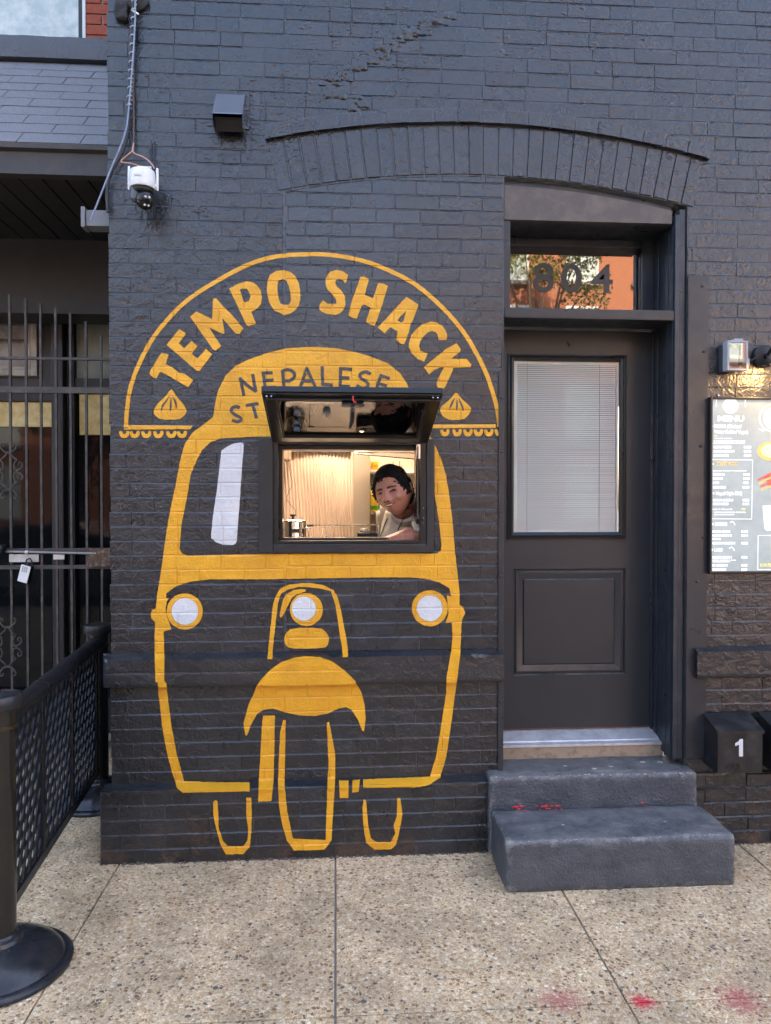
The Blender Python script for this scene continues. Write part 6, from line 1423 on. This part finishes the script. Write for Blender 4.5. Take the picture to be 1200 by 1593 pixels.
# ------------------------------------------------------------------ the far side of the street, seen in the glass and throwing light back
def house(x0, x1, h_, m, label, seed):
    t_ = thing("townhouse", ((x0 + x1) / 2, -20, 0), label, "house"); YF = -20.0; rq_ = random.Random(seed)
    MB().box(x0 + .01, x1 - .01, -28, YF, 0, h_).build('wall', MT[m], t_, 0)
    MB().box(x0 + .02, x1 - .02, YF + .001, YF + .35, h_ - .5, h_ - .15, .03).box(x0 + .02, x1 - .02, YF + .001, YF + .5, h_ - .149, h_ + .1, .03).build('cornice', MT['trim_white'], t_)
    nw = max(2, int((x1 - x0) / 2.1)); st_ = 3 if h_ < 10 else 4
    for k_ in range(st_):
        for i in range(nw):
            cx_ = x0 + (i + .5) * (x1 - x0) / nw; zz_ = 1.1 + k_ * 2.6
            wq = MB().frame(cx_ - .55, cx_ + .55, zz_, zz_ + 1.8, .08, YF + .001, YF + .06, .01).build('window', MT['trim_white'], t_)
            MB().box(cx_ - .47, cx_ + .47, YF + .002, YF + .02, zz_ + .08, zz_ + 1.72).build('pane', MT['pale_glass'], wq, 0); MB().box(cx_ - .47, cx_ + .47, YF + .021, YF + .05, zz_ + .86, zz_ + .92).build('meeting_rail', MT['frame_black'], wq, 0)
            MB().box(cx_ - .65, cx_ + .65, YF + .001, YF + .12, zz_ - .12, zz_ - .001, .01).build('sill', MT['kerb'], wq)
    return t_
house(-22, -13, 8.3, 'pink_brick', 'pale red townhouse far along the opposite side', 1); house(-13, -6.2, 8.8, 'orange_brick', 'orange brick townhouse opposite the porch', 2); house(-6.2, 4.6, 8.2, 'pink_brick', 'pale red townhouse straight across the street', 3)
house(4.6, 11.6, 11.6, 'orange_brick', 'orange brick townhouse opposite the door', 4); house(11.6, 18, 8.5, 'pink_brick', 'pale red townhouse opposite the menu board', 5); house(18, 26, 8.6, 'orange_brick', 'orange brick townhouse at the far end of the street', 6)
def tree(x, y, h_, r_, label, seed, nl=2600):
    t_ = thing('street_tree', (x, y, 0), label, 'tree', 'street trees across the road'); rq_ = random.Random(seed)
    tm = MB().tube([(x, y, -.1), (x + .05, y, h_ * .25), (x - .05, y + .05, h_ * .5), (x, y, h_ * .75)], [.14, .12, .09, .05], 10)
    cl_ = []
    for i in range(9):
        a_ = rq_.uniform(0, 6.28); rad = r_ * rq_.uniform(.35, .85); c_ = Vector((x + math.cos(a_) * rad, y + math.sin(a_) * rad, h_ * rq_.uniform(.55, .95))); cl_.append((c_, r_ * rq_.uniform(.3, .5))); tm.tube([(x, y, h_ * rq_.uniform(.4, .6)), Vector((x, y, h_ * .6)).lerp(c_, .6), c_], [.05, .03, .012], 6)
    tm.build('trunk', MT['bark'], t_); lv = MB()
    for _ in range(nl):
        c_, q_ = rq_.choice(cl_); d_ = Vector((rq_.gauss(0, 1), rq_.gauss(0, 1), rq_.gauss(0, .8))); d_ = d_.normalized() * q_ * rq_.random() ** .4; p = c_ + d_; a_ = Vector((rq_.gauss(0, 1), rq_.gauss(0, 1), rq_.gauss(0, 1))).normalized(); b_ = a_.cross(Vector((rq_.gauss(0, 1), rq_.gauss(0, 1), rq_.gauss(0, 1)))).normalized(); s_ = rq_.uniform(.05, .10)
        lv.add([p - a_ * s_, p + b_ * s_ * .5, p + a_ * s_, p - b_ * s_ * .5], [(0, 1, 2, 3)])
    lv.build('crown', MT['leaf'], t_, 0)
tree(6.1, -18.2, 10.4, 1.9, 'leafy sunlit tree in front of the tall orange house', 1, 4200); tree(-5.6, -9.3, 5.2, 2.1, 'wide leafy street tree across the road from the porch', 2, 6000); tree(-2.6, -12.3, 5.6, 1.9, 'leafy street tree across the road from the mural', 3, 4000)
# parked car reflected in the storefront
car = thing('parked_car', (-5, -7.6, -.12), 'silver blue saloon car parked along the kerb', 'car')
CM = Matrix.Translation((-5.0, -6.2, -.12))
prof = [(-2.2, .35), (-2.25, .6), (-2.1, .85), (-1.2, .95), (-.55, 1.38), (.55, 1.43), (1.35, 1.02), (2.05, .95), (2.25, .7), (2.2, .35)]
MB().prism(prof, -.82, .82).xf(CM).build('body', MT['car_paint'], car, 0)
MB().prism([(-1.02, .97), (-.5, 1.33), (.5, 1.37), (1.12, 1.02)], .8205, .83).prism([(-1.02, .97), (-.5, 1.33), (.5, 1.37), (1.12, 1.02)], -.83, -.8205).xf(CM).build('side_windows', MT['car_glass'], car, 0)
for x_ in (-1.4, 1.4):
    for y_ in (-.74, .74): wq = MB().lathe([(.2, -.10), (.32, -.10), (.33, -.06), (.33, .06), (.32, .10), (.2, .10)], (x_, y_, .32), 24, 0, 'y').xf(CM).build('wheel', MT['rubber'], car); MB().lathe([(.19, -.105), (.19, .105)], (x_, y_, .32), 16, 0, 'y').xf(CM).build('rim', MT['aluminium'], wq)
for y_ in (-.6, .6): MB().box(2.12, 2.2, y_ - .16, y_ + .16, .66, .80, .02).xf(CM).build('headlight', MT['white_plastic'], car)

# ------------------------------------------------------------------ grit along the foot of the wall, gum and litter on the pavement
MT['grit'] = mat('dark grit', (.075, .058, .045), .95, 0, [(120, .8, .003)], (30, (.17, .14, .11), .45, .7))
gr_ = MB(); rq = random.Random(31)
for (xa_, xb_, y_) in ((XL - .037, .76, -.057), (1.75, 2.5, -.055)):
    x_ = xa_
    while x_ < xb_:
        w_ = rq.uniform(.008, .03); h_ = rq.uniform(.002, .009); d_ = rq.uniform(.004, .014)
        if rq.random() < .8:
            c_ = MB().add([(x_, y_, -.001), (x_ + w_, y_, -.001), (x_ + w_ * .9, y_ - d_, -.001), (x_ + w_ * .15, y_ - d_ * .8, -.001), (x_ + w_ * .45, y_ - d_ * .3, h_), (x_ + w_ * .2, y_, h_ * 1.1), (x_ + w_ * .8, y_, h_ * .9)], [(0, 3, 4, 5), (3, 2, 4), (2, 1, 6, 4), (4, 6, 5)]); gr_.add(c_.v, c_.f)
        x_ += w_ * rq.uniform(.6, 1.3)
tag(gr_.build('grit', MT['grit'], None, 0), 'dark grit gathered along the foot of the wall', 'grit', kind='stuff')
gm = MB(); MT['gum'] = mat('trodden gum', (.12, .105, .09), .7)
for _ in range(38):
    x_, y_, r_ = rq.uniform(-1.2, 2.0), rq.uniform(-2.0, -.12), rq.uniform(.004, .012)
    if x_ > .6 and y_ > -.46: continue
    n_ = 11; gm.add([(x_ + math.cos(6.283 * i / n_) * r_ * rq.uniform(.75, 1.2), y_ + math.sin(6.283 * i / n_) * r_ * rq.uniform(.75, 1.2), .0012) for i in range(n_)] + [(x_, y_, .0022)], [(i, (i + 1) % n_, n_) for i in range(n_)])
tag(gm.build('gum_spots', MT['gum'], None, 0), 'small dark trodden gum spots on the pavement', 'gum', kind='stuff')
q = atz(160, 1560, .002); tag(MB().add([(q.x - .008, q.y, .004), (q.x + .006, q.y - .006, .003), (q.x + .012, q.y + .004, .006), (q.x - .003, q.y + .009, .005)], [(0, 1, 2, 3)]).build('paper_scrap', mat('yellow scrap', (.65, .52, .22), .7), None, 0), 'tiny yellowish scrap lying on the pavement near the fence base', 'litter')
